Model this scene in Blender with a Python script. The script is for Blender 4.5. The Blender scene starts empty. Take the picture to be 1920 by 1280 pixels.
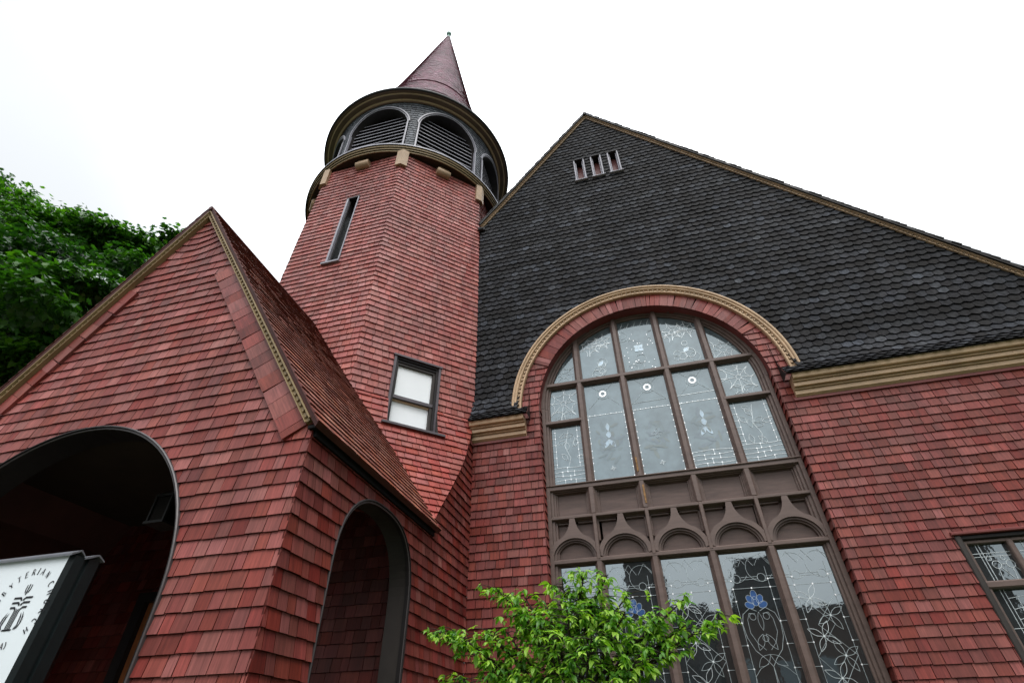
import bpy, math, random
import numpy as np
from mathutils import Matrix, Vector

# ------------------------------------------------------------------ camera, sky, light, exposure
scene = bpy.context.scene
col = scene.collection
cam_d = bpy.data.cameras.new('camera')
cam_d.sensor_fit = 'HORIZONTAL'
cam_d.sensor_width = 36.0
cam_d.lens = 17.829
cam_d.clip_start = 0.05
cam_d.clip_end = 2000
cam = bpy.data.objects.new('camera', cam_d)
col.objects.link(cam)
RC = [[0.96520031, 0.26124616, -0.01178175],
      [-0.17361989, 0.60646337, -0.77592417],
      [-0.19556201, 0.75096779, 0.63071616]]
M = Matrix.Identity(4)
for i in range(3):
    M[i][0] = RC[0][i]
    M[i][1] = -RC[1][i]
    M[i][2] = -RC[2][i]
M[0][3], M[1][3], M[2][3] = 0.0, -8.0, 1.6
cam.matrix_world = M
scene.camera = cam

SUN_EL, SUN_AZ = math.radians(55), math.radians(28)     # azimuth: from -Y towards +X
world = bpy.data.worlds.new('World')
scene.world = world
world.use_nodes = True
wn, wl = world.node_tree.nodes, world.node_tree.links
wn.clear()
out = wn.new('ShaderNodeOutputWorld')
bg = wn.new('ShaderNodeBackground')
sky = wn.new('ShaderNodeTexSky')
sky.sky_type = 'NISHITA'
sky.sun_disc = False
sky.sun_elevation = SUN_EL
sky.sun_rotation = math.pi - SUN_AZ
sky.dust_density = 4.0
tc = wn.new('ShaderNodeTexCoord')
cl = wn.new('ShaderNodeTexNoise')
cl.inputs['Scale'].default_value = 1.6
cl.inputs['Detail'].default_value = 5
cr = wn.new('ShaderNodeValToRGB')
cr.color_ramp.elements[0].position = 0.3
cr.color_ramp.elements[0].color = (0.90, 0.955, 1.0, 1)
cr.color_ramp.elements[1].position = 0.65
cr.color_ramp.elements[1].color = (1.0, 1.0, 1.0, 1)
mul = wn.new('ShaderNodeVectorMath')
mul.operation = 'SCALE'
mul.inputs['Scale'].default_value = 17.0
mix = wn.new('ShaderNodeMixRGB')
mix.inputs['Fac'].default_value = 0.9
sx_ = wn.new('ShaderNodeSeparateXYZ')
mr = wn.new('ShaderNodeMapRange')
mr.inputs['From Min'].default_value = 0.0
mr.inputs['From Max'].default_value = 1.0
mr.inputs['To Min'].default_value = 0.40
mr.inputs['To Max'].default_value = 1.20
gm = wn.new('ShaderNodeVectorMath')
gm.operation = 'SCALE'
wl.new(tc.outputs['Generated'], sx_.inputs[0])
wl.new(sx_.outputs['Z'], mr.inputs['Value'])
wl.new(mr.outputs[0], gm.inputs['Scale'])
wl.new(tc.outputs['Generated'], cl.inputs['Vector'])
wl.new(cl.outputs['Fac'], cr.inputs['Fac'])
ab = wn.new('ShaderNodeMath')
ab.operation = 'ABSOLUTE'
wl.new(sx_.outputs['X'], ab.inputs[0])
ad_ = wn.new('ShaderNodeMath')
ad_.operation = 'ADD'
wl.new(ab.outputs[0], ad_.inputs[0])
ns_ = wn.new('ShaderNodeMath')
ns_.operation = 'MULTIPLY'
ns_.inputs[1].default_value = 0.5
wl.new(cl.outputs['Fac'], ns_.inputs[0])
wl.new(ns_.outputs[0], ad_.inputs[1])
thin = wn.new('ShaderNodeMapRange')
thin.interpolation_type = 'SMOOTHSTEP'
thin.inputs['From Min'].default_value = 0.50
thin.inputs['From Max'].default_value = 0.95
thin.inputs['To Min'].default_value = 0.0
thin.inputs['To Max'].default_value = 1.0
wl.new(ad_.outputs[0], thin.inputs['Value'])
tmix = wn.new('ShaderNodeMixRGB')
wl.new(thin.outputs[0], tmix.inputs['Fac'])
wl.new(cr.outputs['Color'], tmix.inputs['Color1'])
tmix.inputs['Color2'].default_value = (0.325, 0.337, 0.345, 1)
wl.new(tmix.outputs['Color'], mul.inputs[0])
wl.new(sky.outputs['Color'], mix.inputs['Color1'])
wl.new(mul.outputs['Vector'], mix.inputs['Color2'])
wl.new(mix.outputs['Color'], gm.inputs[0])
wl.new(gm.outputs['Vector'], bg.inputs['Color'])
bg.inputs['Strength'].default_value = 0.12
wl.new(bg.outputs['Background'], out.inputs['Surface'])

sun_d = bpy.data.lights.new('sun', 'SUN')
sun_d.energy = 0.8
sun_d.angle = math.radians(25)
sun_d.color = (1.0, 0.97, 0.93)
sun = bpy.data.objects.new('sun', sun_d)
col.objects.link(sun)
sdir = Vector((math.sin(SUN_AZ) * math.cos(SUN_EL), -math.cos(SUN_AZ) * math.cos(SUN_EL), math.sin(SUN_EL)))
sun.rotation_euler = sdir.to_track_quat('Z', 'Y').to_euler()
sun.location = (0, -20, 40)

vs = scene.view_settings
vs.view_transform = 'Standard'
vs.look = 'None'
vs.exposure = 0.72
vs.gamma = 1.0

# ------------------------------------------------------------------ materials
def srgb(h):
    h = h.lstrip('#')
    r = []
    for i in (0, 2, 4):
        c = int(h[i:i + 2], 16) / 255
        r.append(c / 12.92 if c <= 0.04045 else ((c + 0.055) / 1.055) ** 2.4)
    return (*r, 1)

def base_mat(name, rough=0.6, spec=0.4):
    m = bpy.data.materials.new(name)
    m.use_nodes = True
    n, l = m.node_tree.nodes, m.node_tree.links
    b = n['Principled BSDF']
    b.inputs['Roughness'].default_value = rough
    b.inputs['Specular IOR Level'].default_value = spec
    return m, n, l, b

def ramp(n, pts):
    r = n.new('ShaderNodeValToRGB')
    e = r.color_ramp.elements
    e[0].position, e[0].color = pts[0][0], (*pts[0][1][:3], 1)
    e[1].position, e[1].color = pts[-1][0], (*pts[-1][1][:3], 1)
    for p, c in pts[1:-1]:
        q = e.new(p)
        q.color = (*c[:3], 1)
    return r

def noise(n, l, vec, scale, detail=4, rough=0.55):
    t = n.new('ShaderNodeTexNoise')
    t.inputs['Scale'].default_value = scale
    t.inputs['Detail'].default_value = detail
    t.inputs['Roughness'].default_value = rough
    if vec is not None:
        l.new(vec, t.inputs['Vector'])
    return t

def mapping(n, l, vec, scale):
    mp = n.new('ShaderNodeMapping')
    mp.inputs['Scale'].default_value = scale
    l.new(vec, mp.inputs['Vector'])
    return mp.outputs['Vector']

def mult(n, l, a, b, fac=1.0):
    m = n.new('ShaderNodeMixRGB')
    m.blend_type = 'MULTIPLY'
    m.inputs['Fac'].default_value = fac
    l.new(a, m.inputs['Color1'])
    l.new(b, m.inputs['Color2'])
    return m.outputs['Color']

def shingle_mat(name, pts, rough=0.55, spec=0.4, grain=(0.72, 1.18), gscale=(55, 3.0, 1), blotch=(0.78, 1.12), bump=0.25, bscale=0.9, streak=(0.74, 0.72, 0.72), hue=0.004, satv=0.10):
    m, n, l, b = base_mat(name, rough, spec)
    ca = n.new('ShaderNodeVertexColor')
    ca.layer_name = 'Col'
    sp = n.new('ShaderNodeSeparateColor')
    l.new(ca.outputs['Color'], sp.inputs['Color'])
    r = ramp(n, pts)
    l.new(sp.outputs[0], r.inputs['Fac'])
    uv = n.new('ShaderNodeUVMap')
    uv.uv_map = 'UVMap'
    cm = n.new('ShaderNodeCombineXYZ')
    l.new(sp.outputs[1], cm.inputs['Z'])
    ad = n.new('ShaderNodeVectorMath')
    ad.operation = 'ADD'
    sc = n.new('ShaderNodeVectorMath')
    sc.operation = 'SCALE'
    sc.inputs['Scale'].default_value = 37.0
    l.new(cm.outputs[0], sc.inputs[0])
    l.new(mapping(n, l, uv.outputs['UV'], gscale), ad.inputs[0])
    l.new(sc.outputs[0], ad.inputs[1])
    g = noise(n, l, ad.outputs[0], 1.0, 5, 0.6)
    gr = ramp(n, [(0.25, (grain[0],) * 3), (0.75, (grain[1],) * 3)])
    l.new(g.outputs['Fac'], gr.inputs['Fac'])
    c = mult(n, l, r.outputs['Color'], gr.outputs['Color'])
    geo = n.new('ShaderNodeNewGeometry')
    bl = noise(n, l, geo.outputs['Position'], bscale, 6, 0.65)
    br = ramp(n, [(0.3, (blotch[0],) * 3), (0.7, (blotch[1],) * 3)])
    l.new(bl.outputs['Fac'], br.inputs['Fac'])
    c = mult(n, l, c, br.outputs['Color'])
    st = noise(n, l, mapping(n, l, geo.outputs['Position'], (5.5, 5.5, 0.55)), 1.0, 6, 0.7)
    sr = ramp(n, [(0.36, streak), (0.6, (1.06, 1.06, 1.06))])
    l.new(st.outputs['Fac'], sr.inputs['Fac'])
    c = mult(n, l, c, sr.outputs['Color'])
    hs = n.new('ShaderNodeHueSaturation')
    hm = n.new('ShaderNodeMapRange')
    hm.inputs['To Min'].default_value = 0.5 - hue
    hm.inputs['To Max'].default_value = 0.5 + hue
    l.new(sp.outputs[2], hm.inputs['Value'])
    l.new(hm.outputs[0], hs.inputs['Hue'])
    sm_ = n.new('ShaderNodeMapRange')
    sm_.inputs['To Min'].default_value = 1.0 - satv
    sm_.inputs['To Max'].default_value = 1.0 + satv
    l.new(sp.outputs[1], sm_.inputs['Value'])
    l.new(sm_.outputs[0], hs.inputs['Saturation'])
    l.new(c, hs.inputs['Color'])
    c = hs.outputs['Color']
    l.new(c, b.inputs['Base Color'])
    bp = n.new('ShaderNodeBump')
    bp.inputs['Strength'].default_value = bump
    bp.inputs['Distance'].default_value = 0.004
    l.new(g.outputs['Fac'], bp.inputs['Height'])
    l.new(bp.outputs['Normal'], b.inputs['Normal'])
    return m

def paint_mat(name, c, rough=0.5, spec=0.4, var=0.18, scale=3.0, chip=None, chip_at=0.68, stretch=(1, 1, 1)):
    m, n, l, b = base_mat(name, rough, spec)
    geo = n.new('ShaderNodeNewGeometry')
    t = noise(n, l, mapping(n, l, geo.outputs['Position'], stretch), scale, 8, 0.65)
    r = ramp(n, [(0.3, tuple(x * (1 - var) for x in c[:3])), (0.7, tuple(min(1, x * (1 + var)) for x in c[:3]))])
    l.new(t.outputs['Fac'], r.inputs['Fac'])
    cc = r.outputs['Color']
    if chip:
        t2 = noise(n, l, mapping(n, l, geo.outputs['Position'], stretch), scale * 5.0, 6, 0.7)
        k = ramp(n, [(chip_at, (0, 0, 0)), (chip_at + 0.04, (1, 1, 1))])
        l.new(t2.outputs['Fac'], k.inputs['Fac'])
        mx = n.new('ShaderNodeMixRGB')
        l.new(k.outputs['Color'], mx.inputs['Fac'])
        l.new(cc, mx.inputs['Color1'])
        mx.inputs['Color2'].default_value = (*chip[:3], 1)
        cc = mx.outputs['Color']
    l.new(cc, b.inputs['Base Color'])
    bp = n.new('ShaderNodeBump')
    bp.inputs['Strength'].default_value = 0.15
    bp.inputs['Distance'].default_value = 0.004
    l.new(t.outputs['Fac'], bp.inputs['Height'])
    l.new(bp.outputs['Normal'], b.inputs['Normal'])
    return m

def glass_mat(name, base, fac, tint=(0.80, 0.92, 0.97, 1), wav=0.06):
    m, n, l, b = base_mat(name, 0.7, 0.2)
    geo = n.new('ShaderNodeNewGeometry')
    t = noise(n, l, geo.outputs['Position'], 5.0, 4, 0.6)
    r = ramp(n, [(0.3, tuple(x * 0.6 for x in base)), (0.7, tuple(x * 1.3 for x in base))])
    l.new(t.outputs['Fac'], r.inputs['Fac'])
    l.new(r.outputs['Color'], b.inputs['Base Color'])
    g = n.new('ShaderNodeBsdfGlossy')
    g.inputs['Roughness'].default_value = 0.025
    g.inputs['Color'].default_value = tint
    bp = n.new('ShaderNodeBump')
    bp.inputs['Strength'].default_value = wav
    bp.inputs['Distance'].default_value = 0.02
    t2 = noise(n, l, geo.outputs['Position'], 7.0, 3, 0.5)
    l.new(t2.outputs['Fac'], bp.inputs['Height'])
    l.new(bp.outputs['Normal'], g.inputs['Normal'])
    fr = n.new('ShaderNodeFresnel')
    fr.inputs['IOR'].default_value = 1.5
    ad = n.new('ShaderNodeMath')
    ad.operation = 'ADD'
    ad.inputs[1].default_value = fac
    l.new(fr.outputs[0], ad.inputs[0])
    mx = n.new('ShaderNodeMixShader')
    l.new(ad.outputs[0], mx.inputs['Fac'])
    l.new(b.outputs[0], mx.inputs[1])
    l.new(g.outputs[0], mx.inputs[2])
    o = n['Material Output']
    l.new(mx.outputs[0], o.inputs['Surface'])
    return m

RED = shingle_mat('red_shingle', [(0.0, (0.095, 0.0170, 0.0120)), (0.35, (0.170, 0.0335, 0.0255)), (0.7, (0.238, 0.057, 0.046)), (1.0, (0.33, 0.106, 0.091))], rough=0.55, spec=0.26, grain=(0.6, 1.3), blotch=(0.76, 1.14))
PORCHRED = shingle_mat('pale_red_shingle', [(0.0, (0.130, 0.0275, 0.0210)), (0.35, (0.215, 0.0510, 0.0410)), (0.7, (0.295, 0.084, 0.071)), (1.0, (0.41, 0.148, 0.130))], rough=0.55, spec=0.28, grain=(0.62, 1.28), blotch=(0.76, 1.13))  # paler red ramp for the porch front
SHEENRED = shingle_mat('sheen_red_shingle', [(0.0, (0.22, 0.059, 0.048)), (0.35, (0.30, 0.090, 0.076)), (0.7, (0.375, 0.125, 0.109)), (1.0, (0.47, 0.182, 0.163))], rough=0.55, spec=0.3, grain=(0.72, 1.2), blotch=(0.74, 1.14))  # tower red lightened, sky sheen put into the colour
REDNEW = shingle_mat('fresh_red_shingle', [(0.0, (0.23, 0.050, 0.040)), (0.5, (0.31, 0.077, 0.063)), (1.0, (0.39, 0.115, 0.097))], rough=0.5, spec=0.3, grain=(0.85, 1.1), blotch=(0.9, 1.08))
ROOFRED = shingle_mat('red_roof_shingle', [(0.0, (0.12, 0.032, 0.024)), (0.5, (0.26, 0.085, 0.055)), (1.0, (0.44, 0.18, 0.11))], rough=0.6, spec=0.3)
SPIRE = shingle_mat('spire_shingle', [(0.0, (0.11, 0.030, 0.045)), (0.5, (0.24, 0.076, 0.118)), (0.85, (0.34, 0.125, 0.19)), (1.0, (0.34, 0.19, 0.36))], rough=0.45, spec=0.6, bscale=0.7, blotch=(0.65, 1.25))
SLATE = shingle_mat('dark_shingle', [(0.0, (0.0062, 0.0053, 0.0051)), (0.35, (0.0125, 0.0122, 0.0132)), (0.65, (0.0235, 0.0248, 0.0288)), (1.0, (0.054, 0.0595, 0.070))], rough=0.7, spec=0.12, grain=(0.25, 1.95), gscale=(22, 17, 1), blotch=(0.5, 1.65), bscale=1.3, streak=(0.7, 0.68, 0.66), hue=0.0, satv=0.3, bump=0.5)
GREYSH = shingle_mat('grey_shingle', [(0.0, (0.045, 0.05, 0.06)), (0.5, (0.10, 0.112, 0.13)), (1.0, (0.20, 0.215, 0.24))], rough=0.6, spec=0.3, grain=(0.6, 1.3))
REDPAINT = paint_mat('red_paint', (0.16, 0.034, 0.03), 0.5)
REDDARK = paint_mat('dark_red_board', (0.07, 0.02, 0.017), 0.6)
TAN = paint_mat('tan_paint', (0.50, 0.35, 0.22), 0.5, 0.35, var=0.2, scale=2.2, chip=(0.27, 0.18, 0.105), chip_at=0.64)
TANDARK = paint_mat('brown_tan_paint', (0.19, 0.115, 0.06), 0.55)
MUTED = paint_mat('muted_tan_paint', (0.34, 0.235, 0.145), 0.55, 0.3, var=0.25, scale=4, chip=(0.16, 0.10, 0.06), chip_at=0.66)
SOFFIT = paint_mat('dark_brown_soffit', (0.030, 0.020, 0.013), 0.6, 0.2)
OLIVE = paint_mat('olive_tan_paint', (0.24, 0.17, 0.078), 0.5)
BROWN = paint_mat('brown_paint', (0.115, 0.078, 0.066), 0.5, 0.4, var=0.2, scale=2.5, chip=(0.05, 0.022, 0.015), chip_at=0.70, stretch=(1, 1, 6))
BROWNP = paint_mat('brown_panel_paint', (0.105, 0.070, 0.060), 0.55, 0.35, var=0.3, scale=2.0, chip=(0.06, 0.030, 0.022), chip_at=0.69, stretch=(1.0, 1, 7))
RAWWOOD = paint_mat('bare_wood', (0.30, 0.17, 0.07), 0.7, 0.2, var=0.5, scale=25.0, chip=(0.03, 0.015, 0.01), chip_at=0.55)
GREYTRIM = paint_mat('grey_trim', (0.24, 0.235, 0.27), 0.45)
TRIM = paint_mat('grey_brown_trim', (0.036, 0.030, 0.027), 0.5, 0.3)
DKTRIM = paint_mat('dark_trim', (0.014, 0.0115, 0.0115), 0.5, 0.25)
BLACK = paint_mat('black_board', (0.006, 0.006, 0.007), 0.8, 0.2)
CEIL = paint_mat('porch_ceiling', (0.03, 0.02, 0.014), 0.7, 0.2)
WOODDOOR = paint_mat('door_wood', (0.20, 0.065, 0.02), 0.4, 0.5, var=0.3, scale=6, stretch=(8, 1, 1))
GLASS = glass_mat('leaded_glass', (0.008, 0.011, 0.012), 0.17, wav=0.035)
GLASSUP = glass_mat('storm_glass', (0.088, 0.118, 0.130), 0.068, wav=0.03)
TINTS = [glass_mat('tinted_glass_a', (0.070, 0.092, 0.094), 0.066, wav=0.05), glass_mat('tinted_glass_b', (0.086, 0.098, 0.085), 0.062, wav=0.05), glass_mat('tinted_glass_c', (0.070, 0.090, 0.106), 0.070, wav=0.05)]
GLASSBLUE = glass_mat('blue_glass', (0.028, 0.080, 0.225), 0.03, wav=0.1)
GLASSPALE = glass_mat('pale_blue_glass', (0.24, 0.33, 0.42), 0.1)
LEAD = paint_mat('lead_came', (0.64, 0.69, 0.70), 0.42, 0.5, var=0.2, scale=20)
LEADD = paint_mat('dull_lead_came', (0.42, 0.47, 0.48), 0.45, 0.5, var=0.3, scale=20)
LEADL = paint_mat('grey_lead_came', (0.33, 0.37, 0.38), 0.5, 0.5, var=0.3, scale=20)
for m_ in (LEAD, LEADD, LEADL):
    m_.node_tree.nodes['Principled BSDF'].inputs['Metallic'].default_value = 0.75
WHITERING = paint_mat('white_glass', (0.90, 0.92, 0.93), 0.3)
WHITERING.node_tree.nodes['Principled BSDF'].inputs['Metallic'].default_value = 0.6
SHADE = paint_mat('white_window_shade', (0.83, 0.87, 0.89), 0.35, 0.6, var=0.03, scale=1.5)
COPPER = paint_mat('green_copper', (0.05, 0.16, 0.12), 0.5)
GUTTER = paint_mat('dark_gutter', (0.014, 0.013, 0.013), 0.55, 0.25)

# ------------------------------------------------------------------ mesh builder
class MB:
    def __init__(s):
        s.v, s.f, s.m, s.c, s.uv, s.sm, s.mats = [], [], [], [], [], [], []
    def mi(s, mat):
        if mat not in s.mats:
            s.mats.append(mat)
        return s.mats.index(mat)
    def face(s, pts, mat, c=(0.5, 0.5, 0.5), uv=None, smooth=False):
        b = len(s.v)
        s.v.extend(pts)
        s.f.append(tuple(range(b, b + len(pts))))
        s.m.append(s.mi(mat))
        s.c.append(c)
        s.uv.append(uv)
        s.sm.append(smooth)
    def grid(s, rows, mat, close_u=False, close_v=False, smooth=True, flip=False):
        b = len(s.v)
        nr, nc = len(rows), len(rows[0])
        for r in rows:
            s.v.extend([tuple(p) for p in r])
        k = s.mi(mat)
        for i in range(nr if close_v else nr - 1):
            for j in range(nc if close_u else nc - 1):
                i2, j2 = (i + 1) % nr, (j + 1) % nc
                q = (b + i * nc + j, b + i * nc + j2, b + i2 * nc + j2, b + i2 * nc + j)
                s.f.append(q[::-1] if flip else q)
                s.m.append(k)
                s.c.append((0.5, 0.5, 0.5))
                s.uv.append(None)
                s.sm.append(smooth)
    def box(s, x0, x1, y0, y1, z0, z1, mat, bev=0.0):
        if bev > 0:
            return s.bevbox(x0, x1, y0, y1, z0, z1, mat, bev)
        p = [(x, y, z) for z in (z0, z1) for y in (y0, y1) for x in (x0, x1)]
        for q in ((0, 2, 3, 1), (4, 5, 7, 6), (0, 1, 5, 4), (2, 6, 7, 3), (0, 4, 6, 2), (1, 3, 7, 5)):
            s.face([p[i] for i in q], mat)
    def bevbox(s, x0, x1, y0, y1, z0, z1, mat, b):
        # front (-y) edges chamfered
        ring = lambda y, d: [(x0 + d, y, z0 + d), (x1 - d, y, z0 + d), (x1 - d, y, z1 - d), (x0 + d, y, z1 - d)]
        A, B, C = ring(y1, 0), ring(y0 + b, 0), ring(y0, b)
        for R1, R2 in ((A, B), (B, C)):
            for i in range(4):
                j = (i + 1) % 4
                s.face([R1[i], R1[j], R2[j], R2[i]], mat)
        s.face(C, mat)
        s.face(A[::-1], mat)
    def prism(s, poly, fn, a, b, mat, smooth_side=False):
        # poly: list of 2D points; fn(u, v, w) -> 3D ; extruded from w=a to w=b
        A = [fn(u, v, a) for u, v in poly]
        B = [fn(u, v, b) for u, v in poly]
        s.face(A, mat)
        s.face(B[::-1], mat)
        for i in range(len(poly)):
            j = (i + 1) % len(poly)
            s.face([A[i], B[i], B[j], A[j]], mat, smooth=smooth_side)
    def tube(s, path, rad, mat, n=8, smooth=True, cap=True):
        rows = []
        P = [Vector(p) for p in path]
        up = Vector((0.13, 0.31, 0.94))
        for i, p in enumerate(P):
            d = (P[min(i + 1, len(P) - 1)] - P[max(i - 1, 0)]).normalized()
            u = d.cross(up)
            if u.length < 1e-3:
                u = d.cross(Vector((1, 0, 0)))
            u.normalize()
            w = d.cross(u)
            r = rad[i] if isinstance(rad, (list, tuple)) else rad
            rows.append([tuple(p + (u * math.cos(2 * math.pi * k / n) + w * math.sin(2 * math.pi * k / n)) * r) for k in range(n)])
        s.grid(rows, mat, close_u=True, smooth=smooth)
        if cap:
            s.face(rows[0][::-1], mat)
            s.face(rows[-1], mat)
    def build(s, name, parent=None, mats=None):
        me = bpy.data.meshes.new(name)
        me.from_pydata(s.v, [], s.f)
        for m in s.mats:
            me.materials.append(m)
        me.polygons.foreach_set('material_index', s.m)
        me.polygons.foreach_set('use_smooth', s.sm)
        ca = me.color_attributes.new('Col', 'BYTE_COLOR', 'CORNER')
        uvl = me.uv_layers.new(name='UVMap')
        cc, uu = [], []
        for f, c, uv in zip(s.f, s.c, s.uv):
            for i, vi in enumerate(f):
                cc.extend((c[0], c[1], c[2], 1.0))
                if uv is None:
                    p = s.v[vi]
                    uu.extend((p[0] + p[1], p[2]))
                else:
                    uu.extend(uv[i])
        ca.data.foreach_set('color', cc)
        uvl.data.foreach_set('uv', uu)
        me.update()
        o = bpy.data.objects.new(name, me)
        col.objects.link(o)
        if parent:
            o.parent = parent
        return o

def thing(name, label, cat, loc=(0, 0, 0), group=None):
    o = bpy.data.objects.new(name, None)
    o.empty_display_size = 0.3
    o.location = loc
    col.objects.link(o)
    tag(o, label, cat, group)
    return o

def tag(o, label, cat, group=None):
    o['label'] = label
    o['category'] = cat
    if group:
        o['group'] = group

def structure(o):
    o['kind'] = 'structure'
    return o

def copy_tree(o, parent=None, loc=None, rot=None):
    c = o.copy()
    col.objects.link(c)
    if parent:
        c.parent = parent
    for ch in [x for x in bpy.data.objects if x.parent == o]:
        d = ch.copy()
        col.objects.link(d)
        d.parent = c
    if loc is not None:
        c.location = loc
    if rot is not None:
        c.rotation_euler = (0, 0, rot)
    return c

# ------------------------------------------------------------------ shingles
def clip(poly, a, b, c):
    o = []
    n = len(poly)
    for i in range(n):
        p, q = poly[i], poly[(i + 1) % n]
        dp, dq = a * p[0] + b * p[1] - c, a * q[0] + b * q[1] - c
        if dp <= 0:
            o.append(p)
        if (dp < 0 < dq) or (dq < 0 < dp):
            t = dp / (dp - dq)
            o.append(tuple(p[k] + t * (q[k] - p[k]) for k in range(3)))
    return o

def subtract(poly, hole):
    us = [p[0] for p in poly]
    vs_ = [p[1] for p in poly]
    hu, hv = [p[0] for p in hole], [p[1] for p in hole]
    if max(us) <= min(hu) or min(us) >= max(hu) or max(vs_) <= min(hv) or min(vs_) >= max(hv):
        return [poly]
    outp = []
    for i in range(len(hole)):
        p, q = hole[i], hole[(i + 1) % len(hole)]
        dx, dy = q[0] - p[0], q[1] - p[1]
        # inside of CCW hole: dx*(v-p1) - dy*(u-p0) >= 0
        a, b, c = -dy, dx, -dy * p[0] + dx * p[1]
        outside = clip(poly, a, b, c)
        if len(outside) >= 3:
            outp.append(outside)
        poly = clip(poly, -a, -b, -c)
        if len(poly) < 3:
            return outp
    return outp

def arch_hole(xc, half, z0, zs, n=28):
    pts = [(xc - half, z0), (xc + half, z0)]
    for i in range(n + 1):
        a = math.pi * i / n
        pts.append((xc + half * math.cos(a), zs + half * math.sin(a)))
    return pts

def rect_hole(x0, x1, z0, z1):
    return [(x0, z0), (x1, z0), (x1, z1), (x0, z1)]

def area2(poly):
    a = 0
    for i in range(len(poly)):
        p, q = poly[i], poly[(i + 1) % len(poly)]
        a += p[0] * q[1] - q[0] * p[1]
    return abs(a) / 2

def shingles(mb, S, courses, urange, mat, halves=None, holes=(), wid=(0.09, 0.2), t=0.02, gap=0.006, wavy=0.0,
             warp=None, seed=1, seg=None, uniform=None, jit=0.004, tone=None, backing=True, shift=0.5):
    """S(u,v,o)->3D. courses: [(v0,v1)]. halves(v0,v1)-> list of (a,b,c) kept where a*u+b*v<=c."""
    rng = random.Random(seed)
    def emit(poly, colr):
        if warp:
            poly = [(*warp(p[0], p[1]), p[2]) for p in poly]
        for (a, b, c) in hl:
            poly = clip(poly, a, b, c)
            if len(poly) < 3:
                return
        ps = [poly]
        for h in holes:
            ps = [q for p in ps for q in subtract(p, h)]
        for p in ps:
            if area2(p) < 2e-5:
                continue
            top = [S(*q) for q in p]
            mb.face(top, mat, colr, [(q[0], q[1]) for q in p])
            for i in range(len(p)):
                q, r = p[i], p[(i + 1) % len(p)]
                if max(q[2], r[2]) > 0.0025:
                    mb.face([S(q[0], q[1], -0.006), S(r[0], r[1], -0.006), top[(i + 1) % len(p)], top[i]], mat, (0.0, colr[1], colr[2]),  # butts and edges in the darkest tone, shade lines painted into the colour
                            [(q[0], q[1]), (r[0], r[1]), (r[0], r[1]), (q[0], q[1])])
    drift = 0.5
    for k, (v0, v1) in enumerate(courses):
        ua, ub = urange(v0, v1)
        hl = halves(v0, v1) if halves else []
        ct = rng.uniform(-0.11, 0.11)
        if backing:
            ns = max(1, int((ub - ua) / seg)) if seg else 1
            for i in range(ns):
                x0, x1 = ua + (ub - ua) * i / ns, ua + (ub - ua) * (i + 1) / ns
                emit([(x0, v0, -0.006), (x1, v0, -0.006), (x1, v1, -0.006), (x0, v1, -0.006)], (0.05, 0.5, 0))
        if uniform:
            w0 = uniform
            u = ua - w0 * ((k * shift) % 1.0) - rng.random() * 0.012
        else:
            u = ua - rng.random() * wid[1]
        while u < ub:
            w = uniform * rng.uniform(0.96, 1.04) if uniform else rng.uniform(*wid)
            if not uniform and rng.random() < 0.15:
                w *= 1.35
            ul, ur = max(u, ua) + gap / 2, min(u + w, ub) - gap / 2
            u += w
            if ur - ul < 0.012:
                continue
            drift = 0.6 * drift + 0.4 * rng.random()
            tn = min(1, max(0, 0.4 * drift + 0.6 * rng.betavariate(1.7, 2.0)))
            tn = min(1, max(0, tn + ct + (tone or 0)))
            colr = (tn, rng.random(), rng.random())
            vb = v0 + rng.uniform(-jit, jit)
            tt = t * rng.uniform(0.85, 1.15)
            if wavy > 0:
                n = 8
                bot = []
                for i in range(n + 1):
                    f = i / n
                    bot.append((ul + (ur - ul) * f, vb + wavy * math.cos(2 * math.pi * f) * rng.uniform(0.9, 1.1), tt))
                emit(bot + [(ur, v1 + wavy, 0.001), (ul, v1 + wavy, 0.001)], colr)
            else:
                emit([(ul, vb, tt), (ur, vb + rng.uniform(-1, 1) * jit * 0.3, tt), (ur, v1, 0.001), (ul, v1, 0.001)], colr)

def plane_S(P0, U, V, N):
    P0, U, V, N = Vector(P0), Vector(U), Vector(V), Vector(N)
    return lambda u, v, o: tuple(P0 + U * u + V * v + N * o)

def courses_between(z0, z1, ref, step):
    k0 = math.floor((z0 - ref) / step)
    r = []
    v = ref + k0 * step
    while v < z1:
        r.append((v, v + step))
        v += step
    return r

def facade(u, v, w):          # helper map for prisms drawn in the facade plane, w = depth (y)
    return (u, w, v)

# ------------------------------------------------------------------ the ground and the far setting
def noise_ground(name, c0, c1, scale):
    m, n, l, b = base_mat(name, 0.9, 0.2)
    geo = n.new('ShaderNodeNewGeometry')
    t = noise(n, l, geo.outputs['Position'], scale, 10, 0.7)
    r = ramp(n, [(0.35, c0), (0.65, c1)])
    l.new(t.outputs['Fac'], r.inputs['Fac'])
    l.new(r.outputs['Color'], b.inputs['Base Color'])
    return m

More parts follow.
